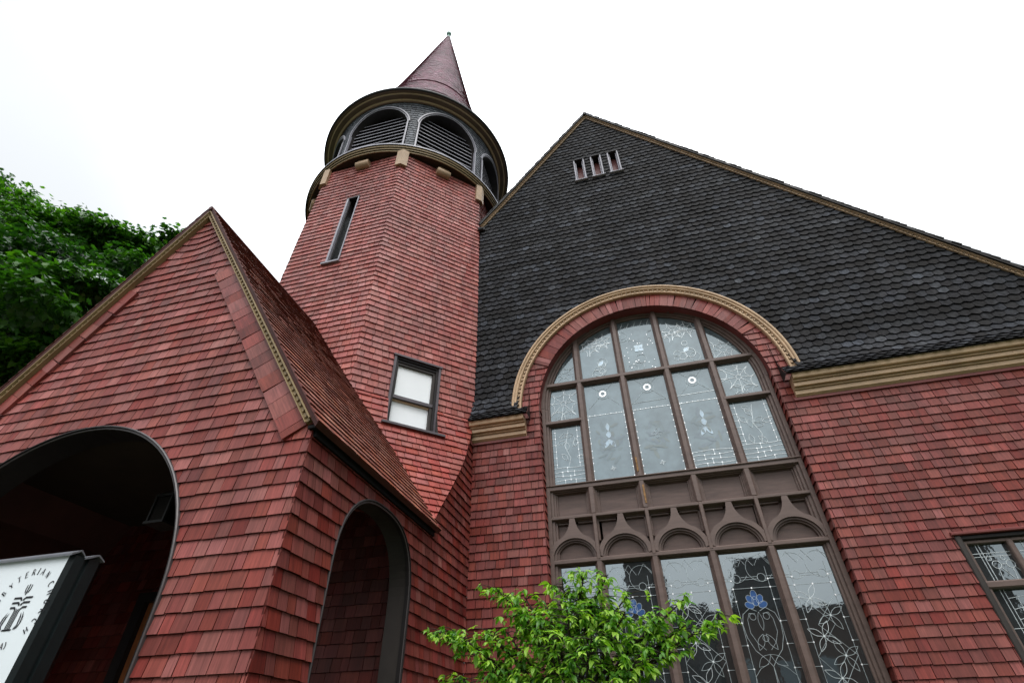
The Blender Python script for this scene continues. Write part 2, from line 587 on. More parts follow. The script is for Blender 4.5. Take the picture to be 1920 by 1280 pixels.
GRASS = noise_ground('grass_ground', (0.022, 0.040, 0.012), (0.05, 0.075, 0.022), 1.5)
CONC = noise_ground('concrete', (0.16, 0.155, 0.15), (0.24, 0.235, 0.22), 4.0)
ASPH = noise_ground('asphalt', (0.035, 0.035, 0.037), (0.06, 0.06, 0.062), 8.0)
mb = MB()
mb.face([(-900, -900, 0), (900, -900, 0), (900, 900, 0), (-900, 900, 0)], GRASS)
structure(mb.build('ground'))
mb = MB()
mb.box(-90, 90, -13.2, -10.9, -0.1, 0.12, CONC)
structure(mb.build('pavement'))
mb = MB()
mb.face([(-300, -23, 0.004), (300, -23, 0.004), (300, -13.2, 0.004), (-300, -13.2, 0.004)], ASPH)
structure(mb.build('road'))
mb = MB()
mb.box(-7.0, -4.4, -10.9, -4.5, -0.05, 0.03, CONC)
structure(mb.build('path'))

# ------------------------------------------------------------------ the church
church = thing('church', 'red shingled church with round belfry tower, dark gable, arched window and gabled porch', 'church')
ZF = 2.217
EX = 0.1352
XW = -2.86                      # plane of the porch side wall / inner corner
WC, WR, WZ = 0.45, 2.0, 6.6     # great window: centre, half width, arch centre height
APX, APZ, SLR, SLL = 0.304, 16.47, 1.338, 1.314

# --- main front wall
mb = MB()
win_hole = arch_hole(0.46, 2.035, 0.9, 6.575)
side_hole = rect_hole(3.83, 6.0, 0.9, 3.76)
S = plane_S((0, 0, 0), (1, 0, 0), (0, 0, 1), (0, -1, 0))
shingles(mb, S, courses_between(0.0, 6.75, ZF, EX), lambda a, b: (XW, 7.62), RED, holes=[win_hole, side_hole], seed=11, t=0.020,
         halves=lambda a, b: [(0, 1, 6.68)], gap=0.008)
shingles(mb, S, courses_between(6.60, 7.62, ZF, EX), lambda a, b: (WC - math.sqrt(2.42 ** 2 - max(0, (a + b) / 2 - 6.55) ** 2), WC + math.sqrt(2.42 ** 2 - max(0, (a + b) / 2 - 6.55) ** 2)), RED, holes=[win_hole], seed=12, gap=0.008)
# radial shingles of the arch ring
def ringS(u, v, o):
    a = u
    r = 2.03 + v
    return (0.46 + r * math.cos(a), -0.012 - o, 6.575 + r * math.sin(a))
rng = random.Random(5)
a = math.radians(27)
while a < math.radians(153):
    da = rng.uniform(0.032, 0.075)
    b = min(a + da, math.radians(153))
    g = 0.0016
    tn = min(1, rng.betavariate(2.4, 2.2) + 0.12)  # tone lifted against the hood's shade, light put into the colour
    c = (tn, rng.random(), rng.random())
    taper = rng.uniform(-0.010, 0.010)
    pts = [(a + g, 0.0, 0.026), (b - g, 0.0, 0.026), (b - g + taper, 0.36, 0.004), (a + g + taper, 0.36, 0.004)]
    top = [ringS(*p) for p in pts]
    mb.face(top[::-1], RED, c, [(p[0] * 2.2, p[1]) for p in pts][::-1])
    for i in range(4):
        p, q = pts[i], pts[(i + 1) % 4]
        mb.face([ringS(p[0], p[1], -0.012), ringS(q[0], q[1], -0.012), top[(i + 1) % 4], top[i]], RED, c)
    a = b
# reveal of the great window opening and the strip below the cornice
pts = win_hole
for i in range(1, len(pts)):
    p, q = pts[i], pts[(i + 1) % len(pts)]
    mb.face([(p[0], 0.006, p[1]), (q[0], 0.006, q[1]), (q[0], 0.42, q[1]), (p[0], 0.42, p[1])], REDPAINT)
for side, xj in ((1, 0.46 + 2.035), (-1, 0.46 - 2.035)):
    Sj = plane_S((xj, 0, 0), (0, 1, 0), (0, 0, 1), (-side, 0, 0))
    shingles(mb, Sj, courses_between(0.9, 6.6, ZF, EX), lambda a, b: (-0.018, 0.17), RED, seed=13 + side, wid=(0.3, 0.4), t=0.020, gap=0.002)
mb.box(2.66, 7.62, -0.035, 0.01, 6.0, 6.045, REDPAINT)
mb.box(XW, -1.79, -0.035, 0.01, 6.0, 6.045, REDPAINT)
mb.build('main_wall', church)

# --- dark shingled gable
prof = [(0.30, 6.37), (0.215, 6.47), (0.135, 6.60), (0.08, 6.74), (0.045, 6.93), (0.03, 7.2), (0.03, 17.0)]
ss = [0.0]
for (y0, z0), (y1, z1) in zip(prof[:-1], prof[1:]):
    ss.append(ss[-1] + math.hypot(y1 - y0, z1 - z0))
off = 7.2 - ss[5]
ss = [s_ + off for s_ in ss]           # arc-length parameter equals height above z = 7.2
def gableS(u, v, o):
    i = 0
    while i < len(ss) - 2 and v > ss[i + 1]:
        i += 1
    f = (v - ss[i]) / (ss[i + 1] - ss[i])
    (y0, z0), (y1, z1) = prof[i], prof[i + 1]
    L = ss[i + 1] - ss[i]
    ny, nz = (z1 - z0) / L, (y0 - y1) / L
    return (u, -(y0 + (y1 - y0) * f) - o * ny, z0 + (z1 - z0) * f + o * nz)
mb = MB()
g_half = lambda a, b: [(SLR, 1, APZ - 0.05 + SLR * APX), (-SLL, 1, APZ - 0.05 - SLL * APX)]
hole1 = rect_hole(-1.76, 2.62, 5.8, 6.80)
hole2 = [(WC + 2.42 * math.cos(a_), 6.55 + 2.42 * math.sin(a_)) for a_ in [math.pi * i / 36 for i in range(37)]]
attic = [rect_hole(x - 0.15, x + 0.15, 13.31, 14.26) for x in (-0.105, 0.355, 0.815)]
GEX = 0.136
cs, v, k = [], ss[0], 0
while v < 16.6:
    st = 0.085 if k < 3 else GEX
    cs.append((v, v + st))
    v += st
    k += 1
shingles(mb, gableS, cs, lambda a, b: (XW - 0.02, min(7.62, (APZ + 0.1 - a) / SLR + APX + 0.15)), SLATE, halves=g_half,
         holes=[hole1, hole2] + attic, uniform=0.168, t=0.027, gap=0.007, wavy=0.0150, seed=23, shift=0.37)
# closing boards at the ends of the flare
for x in (-1.755, 2.615):
    mb.face([(x, -y + 0.004, z - 0.004) for y, z in prof[:6]] + [(x, 0.02, 7.2), (x, 0.02, 6.37)], GUTTER)
mb.build('gable_wall', church)

# --- attic slit windows in the gable
mb = MB()
for x0, x1 in ((-0.15, -0.105), (0.105, 0.15)):
    mb.bevbox(x0, x1, -0.075, 0.10, -0.475, 0.475, GREYTRIM, 0.012)
for x0, x1 in ((-0.105, -0.075), (0.075, 0.105)):
    mb.bevbox(x0, x1, -0.02, 0.14, -0.475, 0.475, GREYTRIM, 0.01)
mb.bevbox(-0.18, 0.18, -0.11, 0.10, -0.505, -0.470, GREYTRIM, 0.01)
mb.bevbox(-0.17, 0.17, -0.085, 0.12, 0.470, 0.50, DKTRIM, 0.01)
fr0 = mb.build('attic_window', church)
mb = MB()
mb.face([(-0.11, 0.17, -0.48), (0.11, 0.17, -0.48), (0.11, 0.17, 0.48), (-0.11, 0.17, 0.48)], paint_mat('attic_shade', (0.17, 0.055, 0.05), 0.5))
mb.build('pane', fr0)
fr0.location = (-0.105, 0, 13.785)
for x in (0.355, 0.815):
    copy_tree(fr0, church, (x, 0, 13.785))

# --- hood mould over the great window
mb = MB()
hp = [(2.53, 0.0), (2.53, -0.10), (2.518, -0.122), (2.495, -0.13), (2.48, -0.12), (2.475, -0.10), (2.445, -0.105),
      (2.435, -0.09), (2.43, -0.062), (2.385, -0.062), (2.382, -0.08), (2.365, -0.085), (2.352, -0.075), (2.35, 0.0)]
rows = []
HN = 72
for i in range(HN + 1):
    a = math.pi * i / HN
    rows.append([(0.44 + r * math.cos(a), y, WZ - 0.03 + r * math.sin(a)) for r, y in hp])
mb.grid(rows, TAN, smooth=False)
mb.face([p for p in rows[0]], TAN)
mb.face([p for p in rows[-1]][::-1], TAN)
for i in range(84):
    a = math.pi * (i + 0.5) / 84
    ca, sa = math.cos(a), math.sin(a)
    def hp3(r, tq, y):
        return (0.44 + r * ca - tq * sa, y, WZ - 0.03 + r * sa + tq * ca)
    q = [hp3(2.389, -0.022, -0.0625), hp3(2.389, 0.022, -0.0625), hp3(2.426, 0.022, -0.0625), hp3(2.426, -0.022, -0.0625)]
    tip = [hp3(2.397, -0.012, -0.088), hp3(2.397, 0.012, -0.088), hp3(2.418, 0.012, -0.088), hp3(2.418, -0.012, -0.088)]
    mb.face(tip, TAN)
    for j in range(4):
        mb.face([q[j], q[(j + 1) % 4], tip[(j + 1) % 4], tip[j]], TANDARK)  # bead flanks browner than the tips, shade put into colour
mb.build('hood_mould', church)

# --- cornices
cp = [(0.0, 6.048), (-0.03, 6.048), (-0.075, 6.075), (-0.080, 6.078), (-0.080, 6.140), (-0.062, 6.142), (-0.062, 6.152), (-0.108, 6.154), (-0.112, 6.170), (-0.098, 6.172), (-0.098, 6.180),
      (-0.160, 6.184), (-0.164, 6.188), (-0.164, 6.246), (-0.146, 6.248), (-0.146, 6.258), (-0.192, 6.260), (-0.196, 6.276), (-0.182, 6.278), (-0.182, 6.286),
      (-0.238, 6.290), (-0.250, 6.30), (-0.262, 6.345), (-0.270, 6.350), (-0.270, 6.375), (0.0, 6.375)]
def cornice(x0, x1):
    mb = MB()
    n = len(cp)
    for i in range(n):
        p, q = cp[i], cp[(i + 1) % n]
        mb.face([(x0, *p), (x1, *p), (x1, *q), (x0, *q)], TAN)
    mb.face([(x0, *p) for p in cp], TAN)
    mb.face([(x1, *p) for p in cp][::-1], TAN)
    return mb.build('cornice', church)
cornice(2.70, 7.62)
cornice(XW, -1.83)

# --- main roof with its rake mouldings
def rake(name, apex, slope, side, length_x, y_face, mats, wid=0.15, bead=0.075, y_back=0.0, dents=True, bsize=0.02):
    # moulding that follows the rake; side=+1 right, -1 left
    mb = MB()
    L = math.hypot(1, slope)
    tx, tz = side / L, -slope / L              # down the rake
    nx, nz = side * slope / L, 1 / L           # outward (up) normal
    total = length_x * L
    def P(s_, d, y):                           # d below the roof line (perpendicular)
        return (apex[0] + tx * s_ - nx * d, y, apex[1] + tz * s_ - nz * d)
    steps = [(0.0, y_back), (0.0, y_face - 0.05), (wid * 0.22, y_face - 0.05), (wid * 0.30, y_face - 0.015), (wid * 0.80, y_face - 0.015),
             (wid * 0.86, y_face - 0.03), (wid, y_face - 0.03), (wid, y_back)]
    s_of = lambda d: d * nx * side / (tx * side) if False else d * slope   # mitre at the apex
    for (d0, y0), (d1, y1) in zip(steps[:-1], steps[1:]):
        mb.face([P(s_of(d0), d0, y0), P(total, d0, y0), P(total, d1, y1), P(s_of(d1), d1, y1)], mats[0])
    mb.face([P(total, d, y) for d, y in steps], mats[0])
    if dents:
        s_ = wid * 0.55 * slope + 0.02
        dm = wid * 0.55
        while s_ < total - 0.03:
            h = bsize
            y0, y1 = y_face - 0.015, y_face - 0.015 - h * 1.1
            q = [P(s_ - h, dm - h, y0), P(s_ + h, dm - h, y0), P(s_ + h, dm + h, y0), P(s_ - h, dm + h, y0)]
            tp = [P(s_ - h * .5, dm - h * .5, y1), P(s_ + h * .5, dm - h * .5, y1), P(s_ + h * .5, dm + h * .5, y1), P(s_ - h * .5, dm + h * .5, y1)]
            mb.face(tp, mats[0])
            for j in range(4):
                mb.face([q[j], q[(j + 1) % 4], tp[(j + 1) % 4], tp[j]], mats[1])  # darker flanks paint in the shade round each bead
            s_ += bead
    return mb.build(name, church)
rake('rake_moulding', (APX, APZ), SLR, 1, 7.4, -0.05, (MUTED, BLACK), wid=0.075, bead=0.085, bsize=0.018)
rake('rake_moulding', (APX, APZ), SLL, -1, 3.17, -0.05, (MUTED, BLACK), wid=0.075, bead=0.085, bsize=0.018)

def roof_slab(name, apex, slope, side, length_x, y0, y1, thick, mat, ragged=None):
    mb = MB()
    L = math.hypot(1, slope)
    tx, tz = side / L, -slope / L
    nx, nz = side * slope / L, 1 / L
    total = length_x * L
    def P(s_, d, y):
        return (apex[0] + tx * s_ + nx * d, y, apex[1] + tz * s_ + nz * d)
    o = thick * -slope if False else 0
    A = [P(-thick * slope * 0.0, 0, y0), P(total, 0, y0), P(total, 0, y1), P(0, 0, y1)]
    B = [P(-thick * 0, thick, y0), P(total, thick, y0), P(total, thick, y1), P(0, thick, y1)]
    mb.face(A, mat)
    mb.face(B[::-1], mat)
    for i in range(4):
        j = (i + 1) % 4
        mb.face([A[i], A[j], B[j], B[i]], mat)
    if ragged:
        rr = random.Random(ragged)
        s_ = 0.0
        while s_ < total - 0.05:
            st = rr.uniform(0.13, 0.17)
            h = 0.022
            q0, q1 = s_, min(total, s_ + st)
            yy = y0 - rr.uniform(0.0, 0.02)
            pts = [P(q0, thick - 0.004, yy), P(q1, thick - 0.004, yy), P(q1, thick + h, yy), P(q0, thick + 0.004, yy)]
            ptb = [(p[0], y0 + 0.7, p[2]) for p in pts]
            mb.face(pts, mat)
            mb.face(ptb[::-1], mat)
            for i in range(4):
                j = (i + 1) % 4
                mb.face([pts[i], pts[j], ptb[j], ptb[i]], mat)
            s_ += st
    return mb.build(name, church)
roof_slab('main_roof', (APX, APZ), SLR, 1, 7.5, -0.14, 14, 0.05, GUTTER, ragged=3)
roof_slab('main_roof', (APX, APZ), SLL, -1, 6.8, 0.03, 14, 0.05, GUTTER)
roof_slab('roof_verge', (APX, APZ), SLL, -1, 3.16, -0.14, 0.027, 0.05, GUTTER, ragged=4)
mb = MB()
mb.tube([(APX, -0.16, APZ + 0.03), (APX, 14, APZ + 0.03)], 0.06, GUTTER, 8)
mb.build('ridge_cap', church)
mb = MB()
mb.face([(7.62, 0, 0), (7.62, 14, 0), (7.62, 14, 6.7), (7.62, 0, 6.7)], REDPAINT)
mb.face([(-7, 14, 0), (7.62, 14, 0), (7.62, 14, 6.7), (APX, 14, APZ), (-7, 14, 6.7)], REDPAINT)
mb.build('rear_wall', church)

# --- the great arched window: frame, panes, panels, tracery
mb = MB()
FY = 0.10
MUL = [-0.797, 0.020, 0.832, 1.624]
X0, X1 = WC - WR, WC + WR
def vbar(x, w, z0, z1, m=BROWN, mb_=None):
    q = mb_ or mb
    q.bevbox(x - w / 2, x + w / 2, FY - 0.043, 0.28, z0, z1, m, 0.012)
    q.bevbox(x - w * 0.66, x + w * 0.66, FY - 0.015, 0.28, z0, z1, m, 0.010)
    q.bevbox(x - w * 0.86, x + w * 0.86, FY + 0.022, 0.28, z0, z1, m, 0.008)
def hbar(z, h, x0, x1, m=BROWN, mb_=None):
    q = mb_ or mb
    q.bevbox(x0, x1, FY - 0.047, 0.28, z - h / 2, z + h / 2, m, 0.012)
    q.bevbox(x0, x1, FY - 0.012, 0.28, z - h * 0.68, z + h * 0.68, m, 0.010)
    q.bevbox(x0, x1, FY + 0.024, 0.28, z - h * 0.86, z + h * 0.86, m, 0.008)
for x in MUL:
    zt = WZ + math.sqrt((WR - 0.05) ** 2 - (x - WC) ** 2)
    vbar(x, 0.085, 4.56, zt)
    vbar(x, 0.085, 1.0, 3.86)
    mb.bevbox(x - 0.030, x + 0.030, FY - 0.052, 0.2, 3.86, 4.56, BROWN, 0.01)
# jambs and arch frame (stepped)
for d0, d1, y in ((0.0, 0.07, FY - 0.053), (0.05, 0.115, FY - 0.006), (0.10, 0.15, FY + 0.030)):
    for sx in (-1, 1):
        xa = WC + sx * (WR - d0)
        xb = WC + sx * (WR - d1)
        mb.bevbox(min(xa, xb), max(xa, xb), y, 0.28, 1.0, WZ, BROWN, 0.008)
    ra, rb = WR - d0, WR - d1
    rows = []
    for i in range(49):
        a = math.pi * i / 48
        rows.append([(WC + r * math.cos(a), yy, WZ + r * math.sin(a)) for r, yy in ((ra, 0.28), (ra, y), (rb + 0.008, y), (rb, y + 0.008), (rb, 0.28))])
    mb.grid(rows, BROWN, smooth=False)
hbar(7.10, 0.075, X0 + 0.02, X1 - 0.02)
hbar(6.285, 0.065, X0 + 0.05, MUL[0])
hbar(6.285, 0.065, MUL[3], X1 - 0.05)
hbar(5.045, 0.10, X0, X1)
hbar(4.535, 0.055, X0, X1)
hbar(3.862, 0.065, X0, X1)
mb.bevbox(X0, X1, FY - 0.07, 0.284, 5.065, 5.092, BROWN, 0.01)
mb.face([(X0 + 0.02, 0.205, 3.86), (X1 - 0.02, 0.205, 3.86), (X1 - 0.02, 0.205, 5.05), (X0 + 0.02, 0.205, 5.05)], BROWNP)
# two split patches of bare timber on the second mullion
mb.bevbox(MUL[1] - 0.034, MUL[1] - 0.006, FY - 0.053, FY - 0.02, 5.16, 5.42, RAWWOOD, 0.003)
mb.bevbox(MUL[1] + 0.004, MUL[1] + 0.032, FY - 0.054, FY - 0.02, 4.63, 4.93, RAWWOOD, 0.003)
gwin = mb.build('arched_window', church)
gwin.location = (0, 0.10, -0.020)
gwin.scale = (1.0125, 1.0, 1.0125)

bays = []
edges = [X0 + 0.10] + MUL + [X1 - 0.10]
for i in range(5):
    a = edges[i] + (0.07 if i > 0 else 0.035)
    b = edges[i + 1] - (0.07 if i < 4 else 0.035)
    bays.append((a, b))

# spandrel panels
for a, b in bays:
    mb = MB()
    mb.face([(a - 0.06, 0.19, 4.55), (b + 0.06, 0.19, 4.55), (b + 0.06, 0.19, 5.02), (a - 0.06, 0.19, 5.02)], BROWNP)
    z0, z1 = 4.572, 4.990
    for d, y in ((-0.018, 0.135), (0.006, 0.165)):
        for q in ((a + d, a + d + 0.035, z0 + d, z1 - d), (b - d - 0.035, b - d, z0 + d, z1 - d), (a + d, b - d, z1 - d - 0.035, z1 - d)):
            mb.bevbox(q[0], q[1], y, 0.19, q[2], q[3], BROWN, 0.006)
    mb.build('spandrel_panel', gwin)

# ogee arches below the panels
def ogee_half(n=10):
    # right half outline of the ogee hood (local, centre 0): from springing up to the finial
    pts = []
    for i in range(n + 1):
        a = math.radians(2 + 52 * i / n)
        pts.append((0.375 * math.cos(a), 0.02 + 0.375 * math.sin(a) * 0.93))
    x0, z0 = pts[-1]
    for i in range(1, n + 1):
        f = i / n
        x = x0 + (0.045 - x0) * (1 - (1 - f) ** 1.5)
        z = z0 + (0.555 - z0) * f ** 1.5
        pts.append((x, z))
    pts.append((0.038, 0.60))
    return pts
oh = ogee_half()
mb = MB()
inner = [(0.315 * math.cos(math.pi * i / 24), 0.30 * math.sin(math.pi * i / 24)) for i in range(13)]  # quarter, from right to crown
for sgn in (1, -1):
    # the hood face between the inner arc and the ogee outline
    A = [(sgn * x, z) for x, z in oh]
    B = [(sgn * x, z) for x, z in inner]
    Bn = []
    for i in range(len(A)):
        f = i / (len(A) - 1) * (len(B) - 1)
        k = min(int(f), len(B) - 2)
        g = f - k
        Bn.append((B[k][0] + (B[k + 1][0] - B[k][0]) * g, B[k][1] + (B[k + 1][1] - B[k][1]) * g))
    yf = FY - 0.045
    for i in range(len(A) - 1):
        mb.face([(A[i][0], yf, A[i][1]), (A[i + 1][0], yf, A[i + 1][1]), (Bn[i + 1][0], yf, Bn[i + 1][1]), (Bn[i][0], yf, Bn[i][1])], BROWN)
        mb.face([(A[i][0], yf, A[i][1]), (A[i + 1][0], yf, A[i + 1][1]), (A[i + 1][0], 0.2, A[i + 1][1]), (A[i][0], 0.2, A[i][1])], BROWN)
    mb.face([(0, yf, 0.60), (sgn * 0.038, yf, 0.60), (0, yf, 0.30)], BROWN)
for r0, r1, ya, yb in ((0.315, 0.285, FY - 0.045, FY - 0.01), (0.285, 0.285, FY - 0.01, FY - 0.01), (0.285, 0.262, FY - 0.01, FY + 0.025), (0.262, 0.262, FY + 0.025, 0.195)):
    rows = []
    for i in range(25):
        a = math.pi * i / 24
        rows.append([(r * math.cos(a), y, r * math.sin(a) * 0.955) for r, y in ((r0, ya), (r0, yb), (r1, yb))])
    mb.grid(rows, BROWN, smooth=False)
tym = [(0.29 * math.cos(math.pi * i / 24), 0.29 * math.sin(math.pi * i / 24) * 0.955) for i in range(25)]
mb.face([(x, 0.175, z) for x, z in tym], BROWNP)
mb.face([(-0.42, 0.20, -0.02), (0.42, 0.20, -0.02), (0.42, 0.20, 0.64), (-0.42, 0.20, 0.64)], BROWNP)
for sgn in (-1, 1):      # recessed corner frames beside the finial
    for d, y in ((0.0, 0.13), (0.028, 0.155)):
        xa, xb = 0.045 + d, 0.385 - d
        for q in ((xb - 0.03, xb, 0.25, 0.60 - d), (xa, xb, 0.57 - d, 0.60 - d)):
            x0, x1 = sorted((sgn * q[0], sgn * q[1]))
            mb.bevbox(x0, x1, y, 0.2, q[2], q[3], BROWN, 0.006)
og0 = mb.build('ogee_arch', gwin)
og0.scale = (1.07, 1, 1.03)
og0.location = ((edges[0] - 0.10 + MUL[0]) / 2 + 0.02, 0, 3.895)
for i in range(1, 5):
    c_ = (edges[i] + edges[i + 1]) / 2 + (0.03 if i == 4 else 0)
    copy_tree(og0, gwin, (c_, 0, 3.895))

# leaded panes
GY = 0.165
lrng = random.Random(2)
class Pane:
    def __init__(s, poly, mat, y=GY, inside=None):
        s.mb = MB()
        s.y = y
        s.poly = poly
        s.mb.face([(u, y, v) for u, v in poly], mat)
        s.inside = inside
        s.lead, s.dull, s.k = LEAD, LEADD, 0.5
    def line(s, pts, w=0.009, mat=None, close=False, yo=0.006):
        mat = mat or s.lead
        w = w * s.k
        pts = list(pts) + ([pts[0]] if close else [])
        if s.inside:
            fine = []
            for (ax, az), (bx, bz) in zip(pts[:-1], pts[1:]):
                k = max(1, int(math.hypot(bx - ax, bz - az) / 0.05))
                fine += [(ax + (bx - ax) * i / k, az + (bz - az) * i / k) for i in range(k)]
            pts = fine + [pts[-1]]
        for (ax, az), (bx, bz) in zip(pts[:-1], pts[1:]):
            L = math.hypot(bx - ax, bz - az)
            if L < 1e-5:
                continue
            if s.inside and not (s.inside(ax, az) and s.inside(bx, bz)):
                continue
            dx, dz = (bx - ax) / L, (bz - az) / L
            nx, nz = -dz * w / 2, dx * w / 2
            e = w * 0.25
            a, b = (ax - dx * e, az - dz * e), (bx + dx * e, bz + dz * e)
            y0, y1 = s.y - yo - lrng.random() * 0.0015, s.y - 0.0005
            q = [(a[0] + nx, a[1] + nz), (b[0] + nx, b[1] + nz), (b[0] - nx, b[1] - nz), (a[0] - nx, a[1] - nz)]
            s.mb.face([(u, y0, v) for u, v in q], mat)
            s.mb.face([(q[0][0], y0, q[0][1]), (q[1][0], y0, q[1][1]), (q[1][0], y1, q[1][1]), (q[0][0], y1, q[0][1])], mat)
            s.mb.face([(q[2][0], y0, q[2][1]), (q[3][0], y0, q[3][1]), (q[3][0], y1, q[3][1]), (q[2][0], y1, q[2][1])], mat)
    def circle(s, x, z, r, w=0.009, mat=None, n=20, a0=0, a1=360, rz=None):
        s.line([(x + r * math.cos(math.radians(a0 + (a1 - a0) * i / n)), z + (rz or r) * math.sin(math.radians(a0 + (a1 - a0) * i / n))) for i in range(n + 1)], w, mat)
    def dot(s, x, z, r=0.010, mat=None, n=6):
        mat = mat or WHITERING
        if s.inside and not s.inside(x, z):
            return
        s.mb.face([(x + r * math.cos(2 * math.pi * i / n), s.y - 0.008, z + r * math.sin(2 * math.pi * i / n)) for i in range(n)], mat)
    def fill(s, pts, mat, yo=0.003):
        s.mb.face([(u, s.y - yo, v) for u, v in pts], mat)
    def petal(s, x0, z0, x1, z1, wd, w=0.008, mat=None, fill=None):
        L = math.hypot(x1 - x0, z1 - z0)
        dx, dz = (x1 - x0) / L, (z1 - z0) / L
        A, B = [], []
        n = 8
        for i in range(n + 1):
            f = i / n
            k = wd * math.sin(math.pi * f)
            A.append((x0 + dx * L * f - dz * k, z0 + dz * L * f + dx * k))
            B.append((x0 + dx * L * f + dz * k, z0 + dz * L * f - dx * k))
        if fill:
            s.fill(A + B[::-1][1:-1], fill)
        s.line(A, w, mat)
        s.line(B, w, mat)
    def build(s, parent):
        return s.mb.build('pane', parent)

def wavy_bricks(p, a, b, z0, rows, rh, rng, mat=None, w=0.009):
    n = 12
    for r in range(rows + 1):
        z = z0 + r * rh
        ph = rng.random() * 6
        p.line([(a + (b - a) * i / n, z + 0.008 * math.sin(ph + 7 * i / n)) for i in range(n + 1)], w, mat)
    for r in range(rows):
        k = 2 if r % 2 else 3
        for j in range(1, k):
            x = a + (b - a) * (j / k + rng.uniform(-0.05, 0.05))
            p.line([(x, z0 + r * rh), (x, z0 + (r + 1) * rh)], w, mat)
            p.dot(x, z0 + r * rh)
            p.dot(x, z0 + (r + 1) * rh)

def rays(p, x, z, r, R, n, rng, mat=None, w=0.007, a0=0.0):
    p.circle(x, z, r, w, mat, 14)
    for i in range(n):
        a = a0 + 2 * math.pi * i / n + rng.uniform(-0.15, 0.15)
        RR = R * rng.uniform(0.75, 1.1)
        xm, zm = x + r * math.cos(a), z + r * math.sin(a)
        xe, ze = x + RR * math.cos(a), z + RR * math.sin(a)
        p.line([(xm, zm), (xe, ze)], w, mat)
        a2 = a + 2 * math.pi / n
        p.circle((x + RR * math.cos((a + a2) / 2)), z + RR * math.sin((a + a2) / 2), RR * 0.42, w, mat, 12, math.degrees((a + a2) / 2) + 100, math.degrees((a + a2) / 2) + 260)

rng = random.Random(77)
